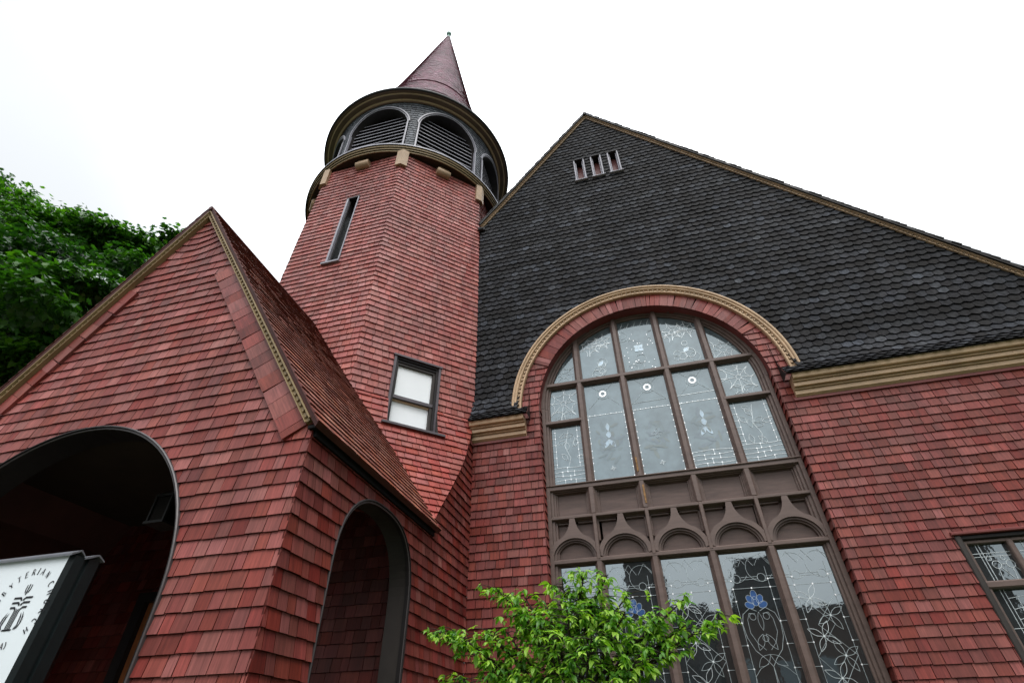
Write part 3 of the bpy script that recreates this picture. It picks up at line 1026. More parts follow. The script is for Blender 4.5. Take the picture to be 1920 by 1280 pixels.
# upper lights
for i, (a, b) in enumerate(bays):
    w = b - a
    xc = (a + b) / 2
    if i in (0, 4):
        # small upper pane
        p = Pane(rect_hole(a - 0.03, b + 0.03, 6.34, 7.03), GLASSUP, inside=lambda x, z, a=a, b=b: a < x < b and 6.35 < z < 7.03 and math.hypot(x - WC, z - WZ) < 1.86)
        rays(p, xc, 6.72, 0.045, 0.32, 8, rng, LEAD, 0.007)
        rays(p, xc + 0.02, 6.45, 0.05, 0.2, 6, rng, LEADD, 0.006, 0.4)
        p.build(gwin)
        p = Pane(rect_hole(a - 0.03, b + 0.03, 5.09, 6.24), GLASSUP, inside=lambda x, z, a=a, b=b: a - 0.01 < x < b + 0.01 and 5.09 < z < 6.24)
        wavy_bricks(p, a, b, 5.13, 4, 0.075, rng)
        for xs in (a + 0.075, b - 0.075):
            p.line([(xs, 5.43), (xs, 6.22)], 0.007)
        z = 5.5
        while z < 6.2:
            for q in ((a, a + 0.075), (b - 0.075, b)):
                p.line([(q[0], z), (q[1], z)], 0.007)
                p.dot(q[1] if q[0] == a else q[0], z, 0.009)
            z += 0.125
        for k in range(9):
            x0, z0 = xc + rng.uniform(-0.16, 0.16), rng.uniform(5.55, 6.05)
            ang = rng.random() * 6.28
            p.petal(x0, z0, x0 + 0.16 * math.cos(ang), z0 + 0.16 * math.sin(ang), 0.04, 0.006, LEAD if k % 3 else LEADD)
        p.line([(xc, 5.43), (xc + 0.05, 5.6), (xc - 0.03, 5.8), (xc + 0.04, 6.15)], 0.007)
        p.build(gwin)
    else:
        p = Pane(rect_hole(a - 0.03, b + 0.03, 5.09, 7.03), GLASSUP, inside=lambda x, z, a=a, b=b: a - 0.005 < x < b + 0.005 and 5.09 < z < 7.03)
        for xs in (a + 0.012, b - 0.012):
            p.line([(xs, 5.12), (xs, 6.4)], 0.006, LEAD if i != 2 else LEADD)
        z = 5.15
        while z < 6.4:
            p.dot(a + 0.014, z, 0.010)
            p.dot(b - 0.014, z, 0.010)
            z += rng.uniform(0.10, 0.16)
        p.line([(a, 6.36), (xc, 6.365), (b, 6.36)], 0.010)
        if i == 3:
            p.line([(a, 6.52), (b, 6.53)], 0.010)
        elif i == 2:
            p.line([(a, 6.50), (b, 6.51)], 0.006, LEADD)
        for k in range(7):
            x = a + w * (k + 0.5) / 7
            p.dot(x, 6.365, 0.008)
        # white ring
        for k in range(8):
            an = [math.radians(45 * k + 4 + 37 * q / 4) for q in range(5)]
            p.fill([(xc + 0.068 * math.cos(t_), 6.80 + 0.068 * math.sin(t_)) for t_ in an] + [(xc + 0.038 * math.cos(t_), 6.80 + 0.038 * math.sin(t_)) for t_ in an[::-1]], WHITERING, 0.009)
        p.circle(xc, 6.80, 0.115, 0.004, LEADD, 20)
        for k in range(4):
            an = math.radians(45 + 90 * k)
            p.line([(xc + 0.1 * math.cos(an), 6.8 + 0.1 * math.sin(an)), (xc + 0.4 * math.cos(an), 6.8 + 0.4 * math.sin(an))], 0.004, LEADD)
        # ornament
        for k in range(26):
            an = rng.uniform(0, 6.28)
            rr_ = rng.uniform(0.06, 0.26)
            px_, pz_ = xc + rr_ * math.cos(an) * 0.85, 5.80 + rr_ * math.sin(an) * 1.5
            a2 = rng.uniform(0, 6.28)
            ln, wd = rng.uniform(0.05, 0.11), rng.uniform(0.02, 0.035)
            q = [(px_ + math.cos(a2) * ln * math.cos(t_) - math.sin(a2) * wd * math.sin(t_), pz_ + math.sin(a2) * ln * math.cos(t_) + math.cos(a2) * wd * math.sin(t_)) for t_ in [2 * math.pi * h_ / 10 for h_ in range(10)]]
            p.fill(q, TINTS[k % 3], 0.0015 + 0.00012 * k)
        if i != 2:
            p.petal(xc, 6.02, xc, 6.18, 0.03, 0.005, LEADD, GLASSPALE)
            p.petal(xc, 5.88, xc, 6.02, 0.045, 0.005, LEADD, GLASSPALE)
            p.petal(xc, 5.86, xc - 0.09, 5.70, 0.035, 0.005, LEADD, GLASSPALE)
            p.petal(xc, 5.86, xc + 0.09, 5.70, 0.035, 0.005, LEADD, GLASSPALE)
        else:
            for k in range(4):
                an = math.radians(90 * k)
                p.petal(xc, 5.85, xc + 0.09 * math.cos(an), 5.85 + 0.09 * math.sin(an), 0.03, 0.004, LEADD)
        if i == 3:
            wavy_bricks(p, a + 0.01, b - 0.01, 5.12, 4, 0.075, rng)
        else:
            for k in range(5):
                x = a + w * (k + 0.5) / 5
                p.dot(x, 5.12, 0.009)
            p.petal(xc - 0.05, 5.3, xc + 0.04, 5.32, 0.015, 0.006)
            p.petal(xc, 5.27, xc - 0.01, 5.36, 0.012, 0.006)
        p.build(gwin)

# lunette panes under the arch
RL = WR - 0.155
for i, (a, b) in enumerate(bays):
    if i == 0:
        a = WC - RL
    if i == 4:
        b = WC + RL
    zt = lambda x: WZ + math.sqrt(max(0.0, RL * RL - (x - WC) ** 2))
    zb = 7.13
    xs = [a + (b - a) * k / 14 for k in range(15)]
    top = [(x, max(zb + 0.005, zt(x))) for x in xs if zt(x) > zb]
    poly = [(top[0][0], zb), (top[-1][0], zb)] + top[::-1]
    p = Pane(poly, GLASSUP, inside=lambda x, z, a=a, b=b: a + 0.005 < x < b - 0.005 and zb + 0.01 < z < zt(x) - 0.01)
    xc = (max(a, WC - 1.75) + min(b, WC + 1.75)) / 2
    if i in (1, 3):
        rays(p, xc - 0.12, 7.95, 0.055, 0.24, 7, rng, LEAD, 0.009)
        rays(p, xc + 0.14, 8.0, 0.05, 0.22, 7, rng, LEAD, 0.009, 0.6)
        p.line([(a, 7.9), (b, 7.96)], 0.009)
        for k in range(7):
            x0, z0 = xc + rng.uniform(-0.2, 0.2), rng.uniform(7.25, 7.65)
            p.circle(x0, z0, rng.uniform(0.05, 0.12), 0.007, LEAD if k % 2 else LEADD, 14, rng.uniform(0, 360), rng.uniform(400, 640))
        p.petal(xc, 7.45, xc + 0.1, 7.55, 0.04, 0.006, LEAD, GLASSPALE)
    elif i == 2:
        for k in range(4):
            an = math.radians(45 + 90 * k)
            p.petal(xc, 7.72, xc + 0.11 * math.cos(an), 7.72 + 0.11 * math.sin(an), 0.045, 0.005, LEADD, GLASSPALE)
        for k in range(34):
            p.dot(rng.uniform(a, b), rng.uniform(7.2, 8.4), rng.uniform(0.006, 0.011))
        for k in range(8):
            x0, z0 = rng.uniform(a, b), rng.uniform(7.2, 8.3)
            p.circle(x0, z0, 0.1, 0.004, LEADD, 12, rng.uniform(0, 360), rng.uniform(400, 560))
        for k in range(5):
            p.line([(a + 0.05 + k * 0.13, 8.25), (a + 0.11 + k * 0.13, 8.38)], 0.006)
    else:
        xx = (MUL[0] - 0.28) if i == 0 else (MUL[3] + 0.28)
        rays(p, xx, 7.35, 0.06, 0.3, 8, rng, LEADD if i == 0 else LEAD, 0.006)
        p.circle(xx, 7.2, 0.3, 0.005, LEADD, 20)
    p.build(gwin)

# lower lights
for i, (a, b) in enumerate(bays):
    w = b - a
    xc = (a + b) / 2
    z1 = 3.80
    p = Pane(rect_hole(a - 0.03, b + 0.03, 1.0, z1), GLASS, inside=lambda x, z, a=a, b=b: a - 0.03 < x < b + 0.03 and 1.0 < z < 3.80)
    p.lead, p.k = LEADL, 0.48
    for xs in (a + 0.085, b - 0.085):
        p.line([(xs, 1.0), (xs, 3.6)], 0.010)
    z = 1.1
    while z < 3.5:
        for q in ((a - 0.02, a + 0.085), (b - 0.085, b + 0.02)):
            p.line([(q[0], z), (q[1], z)], 0.010)
            p.dot(a + 0.085 if q[0] < xc else b - 0.085, z, 0.011)
        z += 0.26
    # head band with two linked circles
    for x in (xc - 0.165, xc + 0.165):
        p.circle(x, 3.46, 0.052, 0.012)
        p.circle(x, 3.58, 0.17, 0.007, LEADD, 20, 20, 330)
    for z in (3.475, 3.445):
        p.line([(a, z), (xc - 0.22, z)], 0.009)
        p.line([(xc - 0.11, z), (xc + 0.11, z)], 0.009)
        p.line([(xc + 0.22, z), (b, z)], 0.009)
    p.line([(a - 0.02, 3.335), (b + 0.02, 3.335)], 0.010)
    for k in range(3):
        x = a + w * (k * 2 + 1) / 6
        p.line([(x - 0.1, 3.62), (x, 3.77), (x + 0.1, 3.62)], 0.006, LEADD)
    for x in (a + 0.085, xc, b - 0.085):
        p.dot(x, 3.335, 0.012)
    p.line([(a, 1.95), (b, 1.95)], 0.011)
    p.line([(a, 1.86), (b, 1.86)], 0.011)
    if i % 2 == 0:
        # chains of four-petalled flowers
        cs_ = [(xc - 0.09, 3.16), (xc + 0.08, 2.95), (xc - 0.08, 2.72), (xc + 0.09, 2.5), (xc - 0.04, 2.27), (xc + 0.06, 2.06)]
        for j, (fx, fz) in enumerate(cs_):
            for k in range(4):
                an = math.radians(90 * k + (28 if j % 2 else 62))
                p.petal(fx, fz, fx + 0.19 * math.cos(an), fz + 0.19 * math.sin(an), 0.034, 0.009, LEAD if j % 2 == 0 else LEADD)
            p.dot(fx, fz, 0.014, LEAD)
        p.line([(a + 0.085, 3.2), (xc + 0.1, 2.85), (a + 0.085, 2.5), (xc + 0.1, 2.1)], 0.008)
        p.line([(b - 0.085, 3.2), (xc - 0.1, 2.85), (b - 0.085, 2.5), (xc - 0.1, 2.1)], 0.008, LEADD)
    else:
        # blue fan of petals above heart-shaped scrolls
        for k, (ox_, oz_, an) in enumerate(((0, 0.13, 90), (-0.062, 0.075, 120), (0.062, 0.075, 60), (-0.085, 0.005, 160), (0.085, 0.005, 20), (0, 0.05, 90))):
            an = math.radians(an)
            ex_, ez_ = xc + ox_, 3.12 + oz_
            el = [(ex_ + math.cos(an) * 0.058 * math.cos(t_) - math.sin(an) * 0.040 * math.sin(t_), ez_ + math.sin(an) * 0.058 * math.cos(t_) + math.cos(an) * 0.040 * math.sin(t_)) for t_ in [2 * math.pi * q / 16 for q in range(16)]]
            p.fill(el, GLASSBLUE, 0.003 + 0.0004 * k)
            p.line(el, 0.007, LEADD, close=True)
        for sg in (-1, 1):
            p.circle(xc + sg * 0.085, 2.985, 0.038, 0.009)
            p.line([(xc + sg * x, z) for x, z in ((0.02, 3.05), (0.10, 3.09), (0.20, 3.02), (0.235, 2.9), (0.22, 2.75), (0.16, 2.6), (0.06, 2.5), (0.0, 2.42), (-0.01, 2.2))], 0.011)
            p.line([(xc + sg * x, z) for x, z in ((0.05, 3.02), (0.12, 3.03), (0.16, 2.95), (0.165, 2.8), (0.11, 2.68), (0.03, 2.6))], 0.009)
            p.petal(xc + sg * 0.02, 2.78, xc + sg * 0.11, 2.60, 0.04, 0.009)
            p.petal(xc + sg * 0.0, 2.55, xc + sg * 0.17, 2.42, 0.045, 0.009)
            p.line([(xc, 2.2), (xc + sg * 0.1, 2.22)], 0.009)
            p.circle(xc + sg * 0.13, 2.16, 0.06, 0.012)
            p.line([(xc + sg * x, z) for x, z in ((0.05, 2.45), (0.16, 2.40), (0.24, 2.32), (0.26, 2.22))], 0.009)
            p.line([(xc + sg * x, z) for x, z in ((0.26, 2.12), (0.2, 2.04), (0.1, 2.02), (0.0, 2.09))], 0.009)
            p.circle(xc + sg * 0.2, 1.98, 0.1, 0.009, None, 12, 20, 160)
        p.circle(xc, 2.73, 0.035, 0.010)
        p.petal(xc, 2.82, xc, 3.04, 0.03, 0.008)
    p.build(gwin)

# --- side window at the right
mb = MB()
sx0, sx1, sz1 = 3.83, 6.0, 3.76
mb.bevbox(sx0 - 0.02, sx0 + 0.055, -0.03, 0.2, 0.9, sz1 - 0.03, TRIM, 0.012)
mb.bevbox(sx0 + 0.055, sx0 + 0.10, 0.02, 0.2, 0.9, sz1 - 0.09, BROWN, 0.01)
mb.bevbox(sx1 - 0.055, sx1 + 0.02, -0.03, 0.2, 0.9, sz1 - 0.03, TRIM, 0.012)
mb.bevbox(sx0 - 0.05, sx1 + 0.05, -0.055, 0.2, sz1 - 0.03, sz1 + 0.012, REDPAINT, 0.01)
mb.bevbox(sx0, sx1, -0.01, 0.2, sz1 - 0.085, sz1 - 0.03, DKTRIM, 0.01)
mb.bevbox(sx0, sx1, 0.03, 0.2, sz1 - 0.13, sz1 - 0.085, BROWN, 0.008)
mb.bevbox(sx0 + 0.05, sx1 - 0.05, 0.0, 0.2, 3.10, 3.185, BROWN, 0.015)
mb.bevbox(4.37, 4.44, 0.02, 0.2, 3.185, sz1 - 0.1, BROWN, 0.012)
mb.bevbox(5.15, 5.22, 0.02, 0.2, 0.9, sz1 - 0.1, BROWN, 0.012)
mb.bevbox(sx0 - 0.05, sx1 + 0.05, -0.06, 0.2, 0.84, 0.9, BROWN, 0.01)
swin = mb.build('side_window', church)
for (a, b, z0, z1) in ((3.93, 4.37, 3.185, 3.63), (4.44, 5.15, 3.185, 3.63), (5.22, 5.95, 3.185, 3.63)):
    p = Pane(rect_hole(a, b, z0, z1), GLASS, y=0.10)
    xc = (a + b) / 2
    p.line([(a, 3.52), (b, 3.52)], 0.012)
    p.line([(a, 3.48), (b, 3.48)], 0.010)
    for x in (a + 0.11, a + 0.145):
        p.line([(x, z0), (x, z1)], 0.011)
    for x in (xc + 0.01, xc + 0.16):
        p.circle(x, 3.38, 0.045, 0.011)
        p.circle(x - 0.05, 3.455, 0.025, 0.009)
        p.line([(x, 3.335), (x - 0.02, z0)], 0.010)
        p.line([(x + 0.03, 3.35), (x + 0.11, z0 + 0.03)], 0.009)
        p.line([(x + 0.045, 3.38), (x + 0.11, 3.39)], 0.009)
    p.build(swin)
for (a, b, z0, z1) in ((3.93, 5.15, 0.9, 3.10), (5.22, 5.95, 0.9, 3.10)):
    p = Pane(rect_hole(a, b, z0, z1), GLASS, y=0.12)
    for x in (a + 0.115, a + 0.155):
        p.line([(x, z0), (x, z1)], 0.010)
    for z in (2.68, 2.38, 2.08):
        p.line([(a, z), (a + 0.2, z)], 0.011)
    xq = a + 0.155
    for z, l_ in ((3.0, 0.35), (2.88, 0.2), (2.77, 0.17), (2.66, 0.15), (2.55, 0.13)):
        p.line([(xq, z), (xq + l_ * 0.5, z + 0.02), (xq + l_, z + 0.015)], 0.011)
    for x, z0_, z1_ in ((xq + 0.1, 2.88, 3.0), (xq + 0.09, 2.77, 2.9), (xq + 0.2, 2.88, 3.02)):
        p.line([(x, z0_), (x, z1_)], 0.010)
    p.circle(xq + 0.42, 2.65, 0.28, 0.012, None, 20, 80, 270)
    p.circle(xq + 0.20, 2.55, 0.05, 0.010)
    p.build(swin)

# ------------------------------------------------------------------ bell tower
CX, CY = -5.72, 1.135
T8 = math.tan(math.pi / 8)
TP = [(3.95, 4.05), (3.822, 4.305), (3.683, 4.545), (3.502, 4.864), (3.32, 5.207), (3.161, 5.558), (3.019, 6.021), (2.895, 6.50),
      (2.86, 6.515), (2.86, 8.5), (2.842, 10.0), (2.812, 11.4), (2.775, 12.6), (2.735, 13.9), (2.73, 14.15)]
TS = [0.0]
for (d0, z0), (d1, z1) in zip(TP[:-1], TP[1:]):
    TS.append(TS[-1] + math.hypot(d1 - d0, z1 - z0))
def tprof(s_):
    i = 0
    while i < len(TS) - 2 and s_ > TS[i + 1]:
        i += 1
    L = TS[i + 1] - TS[i]
    f = (s_ - TS[i]) / L
    (d0, z0), (d1, z1) = TP[i], TP[i + 1]
    if 0 < i and 7 <= i <= 7:
        return d0 + (d1 - d0) * f, z0 + (z1 - z0) * f, 0.95, 0.3
    return d0 + (d1 - d0) * f, z0 + (z1 - z0) * f, (z1 - z0) / L, (d0 - d1) / L
def s_at(z):
    for i in range(len(TP) - 1):
        if TP[i][1] <= z <= TP[i + 1][1]:
            return TS[i] + (TS[i + 1] - TS[i]) * (z - TP[i][1]) / (TP[i + 1][1] - TP[i][1])
def towerS(ang):
    N = (math.cos(ang), math.sin(ang))
    U = (-math.sin(ang), math.cos(ang))
    def S(u, v, o):
        d, z, nd, nz = tprof(v)
        k = (d + o) / d
        dd = d + o * nd
        return (CX + N[0] * dd + U[0] * u * k, CY + N[1] * dd + U[1] * u * k, z + o * nz)
    return S
# courses in arc length, restarted at the crease so that it falls on a course line
tex = 0.1385
s_c = TS[8]
tcs = []
v = s_c
while v > 0.02:
    tcs.append((max(0, v - tex), v))
    v -= tex
tcs = tcs[::-1]
v = s_c
while v < TS[-1] - 0.02:
    tcs.append((v, min(v + tex, TS[-1])))
    v += tex
mb = MB()
def tower_face(ang, seed, cut_right=False, zmin=0.0, holes=(), zmax=99, tone=0.04, mat=SHEENRED, wid=(0.10, 0.21)):
    def half(v0, v1):
        d0, d1 = tprof(v0)[0], tprof(v1)[0]
        def bound(d):
            w = d * T8
            return min(w, math.sqrt(2) * 2.86 - d + 0.035) if cut_right else w
        r0, r1 = bound(d0), bound(d1)
        l0, l1 = d0 * T8, d1 * T8
        if abs(v1 - v0) < 1e-6:
            return []
        kr = (r1 - r0) / (v1 - v0)
        kl = (l1 - l0) / (v1 - v0)
        return [(1, -kr, r0 - kr * v0), (-1, -kl, l0 - kl * v0)]
    cc = [c for c in tcs if zmin < tprof(c[1])[1] < zmax]
    shingles(mb, towerS(ang), cc, lambda a, b: (-tprof(a)[0] * T8 - 0.02, tprof(a)[0] * T8 + 0.02), mat, halves=half, holes=holes,
             seed=seed, wid=wid, gap=0.008, tone=tone, t=0.024)
slit = rect_hole(-0.17 + 0.02, 0.17 + 0.02, s_at(10.02), s_at(12.49))
DW = 2.865
twin = rect_hole(-0.49, 0.43, s_at(5.93), s_at(7.47))
tower_face(math.radians(-90), 41, holes=[slit], zmin=5.2)
tower_face(math.radians(-45), 42, cut_right=True, holes=[twin], zmin=6.52)
tower_face(math.radians(-45), 46, cut_right=True, holes=[twin], zmax=6.52, mat=REDNEW, tone=0.0)
tower_face(math.radians(0), 43, zmin=10.5)
tower_face(math.radians(-135), 44, zmin=6.6)
tower_face(math.radians(180), 45, zmin=9.5)
for k in range(8):     # plain core behind the shingles
    a0, a1 = math.radians(22.5 + 45 * k), math.radians(67.5 + 45 * k)
    if k in (5, 6, 7, 0):
        continue
    q = []
    for d_, z in ((2.80, 6.6), (2.80, 8.5), (2.70, 14.1)):
        r = d_ / math.cos(math.pi / 8)
        q.append([(CX + r * math.cos(a), CY + r * math.sin(a), z) for a in (a0, a1)])
    for A, B in zip(q[:-1], q[1:]):
        mb.face([A[0], A[1], B[1], B[0]], REDPAINT)
mb.build('tower_wall', church)

# slit window in the tower front
mb = MB()
yt = lambda z: CY - tprof(s_at(z))[0]
y0, y1 = yt(10.02), yt(12.49)
xL, xR = CX - 0.15, CX + 0.19
def lean(x0, x1, d0, d1, z0, z1, m):
    ya, yb = yt(z0), yt(z1)
    A = [(x0, ya + d0, z0), (x1, ya + d0, z0), (x1, ya + d1, z0), (x0, ya + d1, z0)]
    B = [(x0, yb + d0, z1), (x1, yb + d0, z1), (x1, yb + d1, z1), (x0, yb + d1, z1)]
    mb.face(A[::-1], m)
    mb.face(B, m)
    for i in range(4):
        j = (i + 1) % 4
        mb.face([A[i], A[j], B[j], B[i]], m)
lean(xL, xL + 0.05, -0.035, 0.30, 10.02, 12.49, GREYTRIM)
lean(xR - 0.028, xR, -0.035, 0.30, 10.02, 12.49, GREYTRIM)
lean(xL + 0.05, xL + 0.085, 0.03, 0.30, 10.02, 12.46, DKTRIM)
lean(xR - 0.07, xR - 0.028, 0.05, 0.30, 10.02, 12.46, DKTRIM)
lean(xL, xR, -0.035, 0.30, 12.46, 12.51, DKTRIM)
lean(xL - 0.07, xR + 0.03, -0.075, 0.30, 9.975, 10.02, GREYTRIM)
sl = mb.build('slit_window', church)
mb = MB()
mb.face([(xL + 0.04, y0 + 0.24, 10.0), (xR - 0.02, y0 + 0.24, 10.0), (xR - 0.02, y1 + 0.24, 12.5), (xL + 0.04, y1 + 0.24, 12.5)], GLASS)
mb.build('pane', sl)

# sash window in the diagonal face (local frame: u along the face, d outward, z up)
cN, cU = (math.cos(math.radians(-45)), math.sin(math.radians(-45))), (math.cos(math.radians(45)), math.sin(math.radians(45)))
def DG(u, d, z):
    return (CX + cN[0] * d + cU[0] * u, CY + cN[1] * d + cU[1] * u, z)
def dbox(q, u0, u1, d0, d1, z0, z1, m):
    p = [DG(u, d, z) for z in (z0, z1) for d in (d0, d1) for u in (u0, u1)]
    for f in ((0, 2, 3, 1), (4, 5, 7, 6), (0, 1, 5, 4), (2, 6, 7, 3), (0, 4, 6, 2), (1, 3, 7, 5)):
        q.face([p[i] for i in f], m)
GRF = paint_mat('sash_grey', (0.075, 0.065, 0.075), 0.4, 0.5)
mb = MB()
uL, uR = -0.50, 0.44
dbox(mb, uL, uL + 0.045, 2.74, 2.905, 5.9, 7.47, GRF)
dbox(mb, uR - 0.045, uR, 2.74, 2.905, 5.9, 7.47, GRF)
dbox(mb, uL + 0.045, uL + 0.085, 2.74, 2.875, 5.9, 7.40, DKTRIM)
dbox(mb, uR - 0.085, uR - 0.045, 2.74, 2.875, 5.9, 7.40, DKTRIM)
dbox(mb, uL - 0.02, uR + 0.02, 2.74, 2.925, 7.44, 7.475, GRF)
dbox(mb, uL + 0.045, uR - 0.045, 2.74, 2.885, 7.395, 7.44, DKTRIM)
dbox(mb, uL + 0.085, uR - 0.085, 2.74, 2.86, 7.345, 7.395, DKTRIM)
dbox(mb, uL + 0.085, uR - 0.085, 2.74, 2.84, 7.295, 7.345, TRIM)
dbox(mb, uL + 0.085, uL + 0.115, 2.72, 2.835, 6.60, 7.30, TRIM)
dbox(mb, uR - 0.135, uR - 0.085, 2.72, 2.835, 5.95, 7.30, TRIM)
dbox(mb, uL + 0.07, uR - 0.07, 2.72, 2.850, 6.565, 6.625, GRF)
dbox(mb, uL + 0.085, uR - 0.085, 2.72, 2.80, 6.535, 6.565, TAN)
# cheeks where the wall flares out below the window head
for u, mm in ((uL + 0.002, REDPAINT), (uR - 0.012, TRIM)):
    zs = [5.9, 6.02, 6.2, 6.35, 6.5]
    for za, zb in zip(zs[:-1], zs[1:]):
        da, db = tprof(s_at(za))[0] + 0.006, tprof(s_at(zb))[0] + 0.006
        for uu in (u, u + 0.012):
            mb.face([DG(uu, 2.74, za), DG(uu, da, za), DG(uu, db, zb), DG(uu, 2.74, zb)], mm)
        mb.face([DG(u, da, za), DG(u + 0.012, da, za), DG(u + 0.012, db, zb), DG(u, db, zb)], mm)
tw = mb.build('sash_window', church)
mb = MB()
ds = tprof(s_at(5.93))[0]
dbox(mb, uL - 0.09, uR + 0.11, 2.76, ds + 0.075, 5.885, 5.925, GRF)
mb.build('sill', tw)
for z0, z1, dd in ((6.60, 7.31, 2.79), (5.92, 6.55, 2.765)):
    mb = MB()
    mb.face([DG(uL + 0.06, dd, z0), DG(uR - 0.10, dd, z0), DG(uR - 0.10, dd, z1), DG(uL + 0.06, dd, z1)], SHADE)
    mb.build('pane', tw)

# soffit disc, ring moulding, belfry drum, cornice, spire
def revolve(mb, prof_, mat, n=96, a0=0.0, a1=2 * math.pi, cx=CX, cy=CY, smooth=True, flat_prof=True):
    # each profile segment separately so that the mouldings keep crisp edges
    for (r0, z0), (r1, z1) in zip(prof_[:-1], prof_[1:]):
        rows = []
        for i in range(n + 1):
            a = a0 + (a1 - a0) * i / n
            rows.append([(cx + r * math.cos(a), cy + r * math.sin(a), z) for r, z in ((r0, z0), (r1, z1))])
        mb.grid(rows, mat, smooth=smooth)
mb = MB()
revolve(mb, [(0.1, 14.155), (2.96, 14.15)], SOFFIT)  # soffit and step undersides near black, their shade put into the paint
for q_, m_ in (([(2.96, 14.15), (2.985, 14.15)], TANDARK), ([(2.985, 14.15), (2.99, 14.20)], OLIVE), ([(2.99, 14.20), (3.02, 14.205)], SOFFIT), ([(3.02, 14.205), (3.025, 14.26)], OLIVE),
              ([(3.025, 14.26), (3.055, 14.265)], SOFFIT), ([(3.055, 14.265), (3.06, 14.325)], OLIVE), ([(3.06, 14.325), (3.09, 14.33)], SOFFIT), ([(3.09, 14.33), (3.09, 14.38), (2.8, 14.46)], GREYTRIM)):
    revolve(mb, q_, m_)
mb.build('belfry_ring', church)

BR = 2.8
mb = MB()
opening_half = 0.955
def drumS(u, v, o):
    a = u / BR
    return (CX + (BR + o) * math.sin(a), CY - (BR + o) * math.cos(a), v)
oh_list = []
for k in range(-3, 6):
    xc = math.radians(45 * k + 1.0) * BR
    oh_list.append(arch_hole(xc, opening_half + 0.02, 14.3, 16.02, 16))
shingles(mb, drumS, courses_between(14.4, 17.45, 14.4, 0.122), lambda a, b: (math.radians(-150) * BR, math.radians(200) * BR), GREYSH,
         holes=oh_list, uniform=0.135, t=0.016, gap=0.008, wavy=0.010, seed=61, seg=0.2)
mb.build('belfry_wall', church)

# belfry openings: arched frame, louvre slats behind
mb = MB()
def drum_pt(u, r, z):        # local: axis at the origin, opening facing -Y
    a = u / BR
    return (r * math.sin(a), -r * math.cos(a), z)
outline = [(-opening_half, 14.40), (-opening_half, 16.02)] + [(-opening_half * math.cos(math.pi * i / 28), 16.02 + opening_half * math.sin(math.pi * i / 28)) for i in range(1, 28)] + [(opening_half, 16.02), (opening_half, 14.40)]
def inset(o_, d):
    r = []
    for (u, z) in o_:
        if z <= 16.02:
            r.append((u - math.copysign(d, u), z))
        else:
            f = (opening_half - d) / opening_half
            r.append((u * f, 16.02 + (z - 16.02) * f))
    return r
A = inset(outline, -0.045)
B = inset(outline, 0.0)
C_ = inset(outline, 0.04)
for P_, Q_, r0, r1 in ((A, A, BR - 0.02, BR + 0.045), (A, B, BR + 0.045, BR + 0.045), (B, B, BR + 0.045, BR + 0.015), (B, C_, BR + 0.015, BR + 0.015)):
    rows = [[drum_pt(p[0], r0, p[1]), drum_pt(q[0], r1, q[1])] for p, q in zip(P_, Q_)]
    mb.grid(rows, GREYTRIM, smooth=False)
rows = [[drum_pt(p[0], BR + 0.015, p[1]), drum_pt(p[0], BR - 0.42, p[1])] for p in C_]
mb.grid(rows, DKTRIM, smooth=False)
op0 = mb.build('belfry_opening', church)
mb = MB()
for k in range(12):
    z = 14.52 + 0.19 * k
    half = 0.92 if z < 16.02 else math.sqrt(max(0.0, 0.92 ** 2 - (z - 16.02) ** 2))
    if half < 0.2:
        continue
    yb, yf = -2.47, -2.56
    w0 = half * 0.97
    # thin sloping slat; grey edge and black underside paint its lit and shaded sides
    P_ = [(-w0, yf, z), (w0, yf, z), (w0, yb, z + 0.06), (-w0, yb, z + 0.06)]
    Q_ = [(x, y, zz + 0.03) for x, y, zz in P_]
    mb.face(P_[::-1], BLACK)
    mb.face(Q_, GREYTRIM)
    mb.face([P_[0], P_[1], Q_[1], Q_[0]], GREYTRIM)
    mb.face([P_[2], P_[3], Q_[3], Q_[2]], BLACK)
    mb.face([P_[1], P_[2], Q_[2], Q_[1]], BLACK)
    mb.face([P_[3], P_[0], Q_[0], Q_[3]], BLACK)
mb.face([(-1.0, -2.30, 14.2), (1.0, -2.30, 14.2), (1.0, -2.30, 17.1), (-1.0, -2.30, 17.1)], BLACK)  # black sheet, the dark hollow behind the slats put into colour
mb.build('louvre', op0)
op0.location = (CX, CY, 0)
op0.rotation_euler = (0, 0, math.radians(1.0))
for k in range(1, 8):
    copy_tree(op0, church, (CX, CY, 0), math.radians(45 * k + 1.0))

mb = MB()
CB = paint_mat('cornice_brown', (0.115, 0.066, 0.040), 0.5)
revolve(mb, [(2.78, 17.22), (2.84, 17.22), (2.85, 17.27)], CB)
revolve(mb, [(2.85, 17.27), (2.87, 17.275), (2.875, 17.285), (2.90, 17.29)], TAN)
revolve(mb, [(2.90, 17.29), (3.02, 17.30), (3.03, 17.315)], CB)
revolve(mb, [(3.03, 17.315), (3.055, 17.32), (3.06, 17.345)], TAN)
revolve(mb, [(3.06, 17.345), (3.14, 17.35)], CB)
revolve(mb, [(3.14, 17.35), (3.165, 17.335), (3.19, 17.36), (3.195, 17.40), (3.18, 17.45), (3.12, 17.47)], GUTTER)
mb.build('belfry_cornice', church)

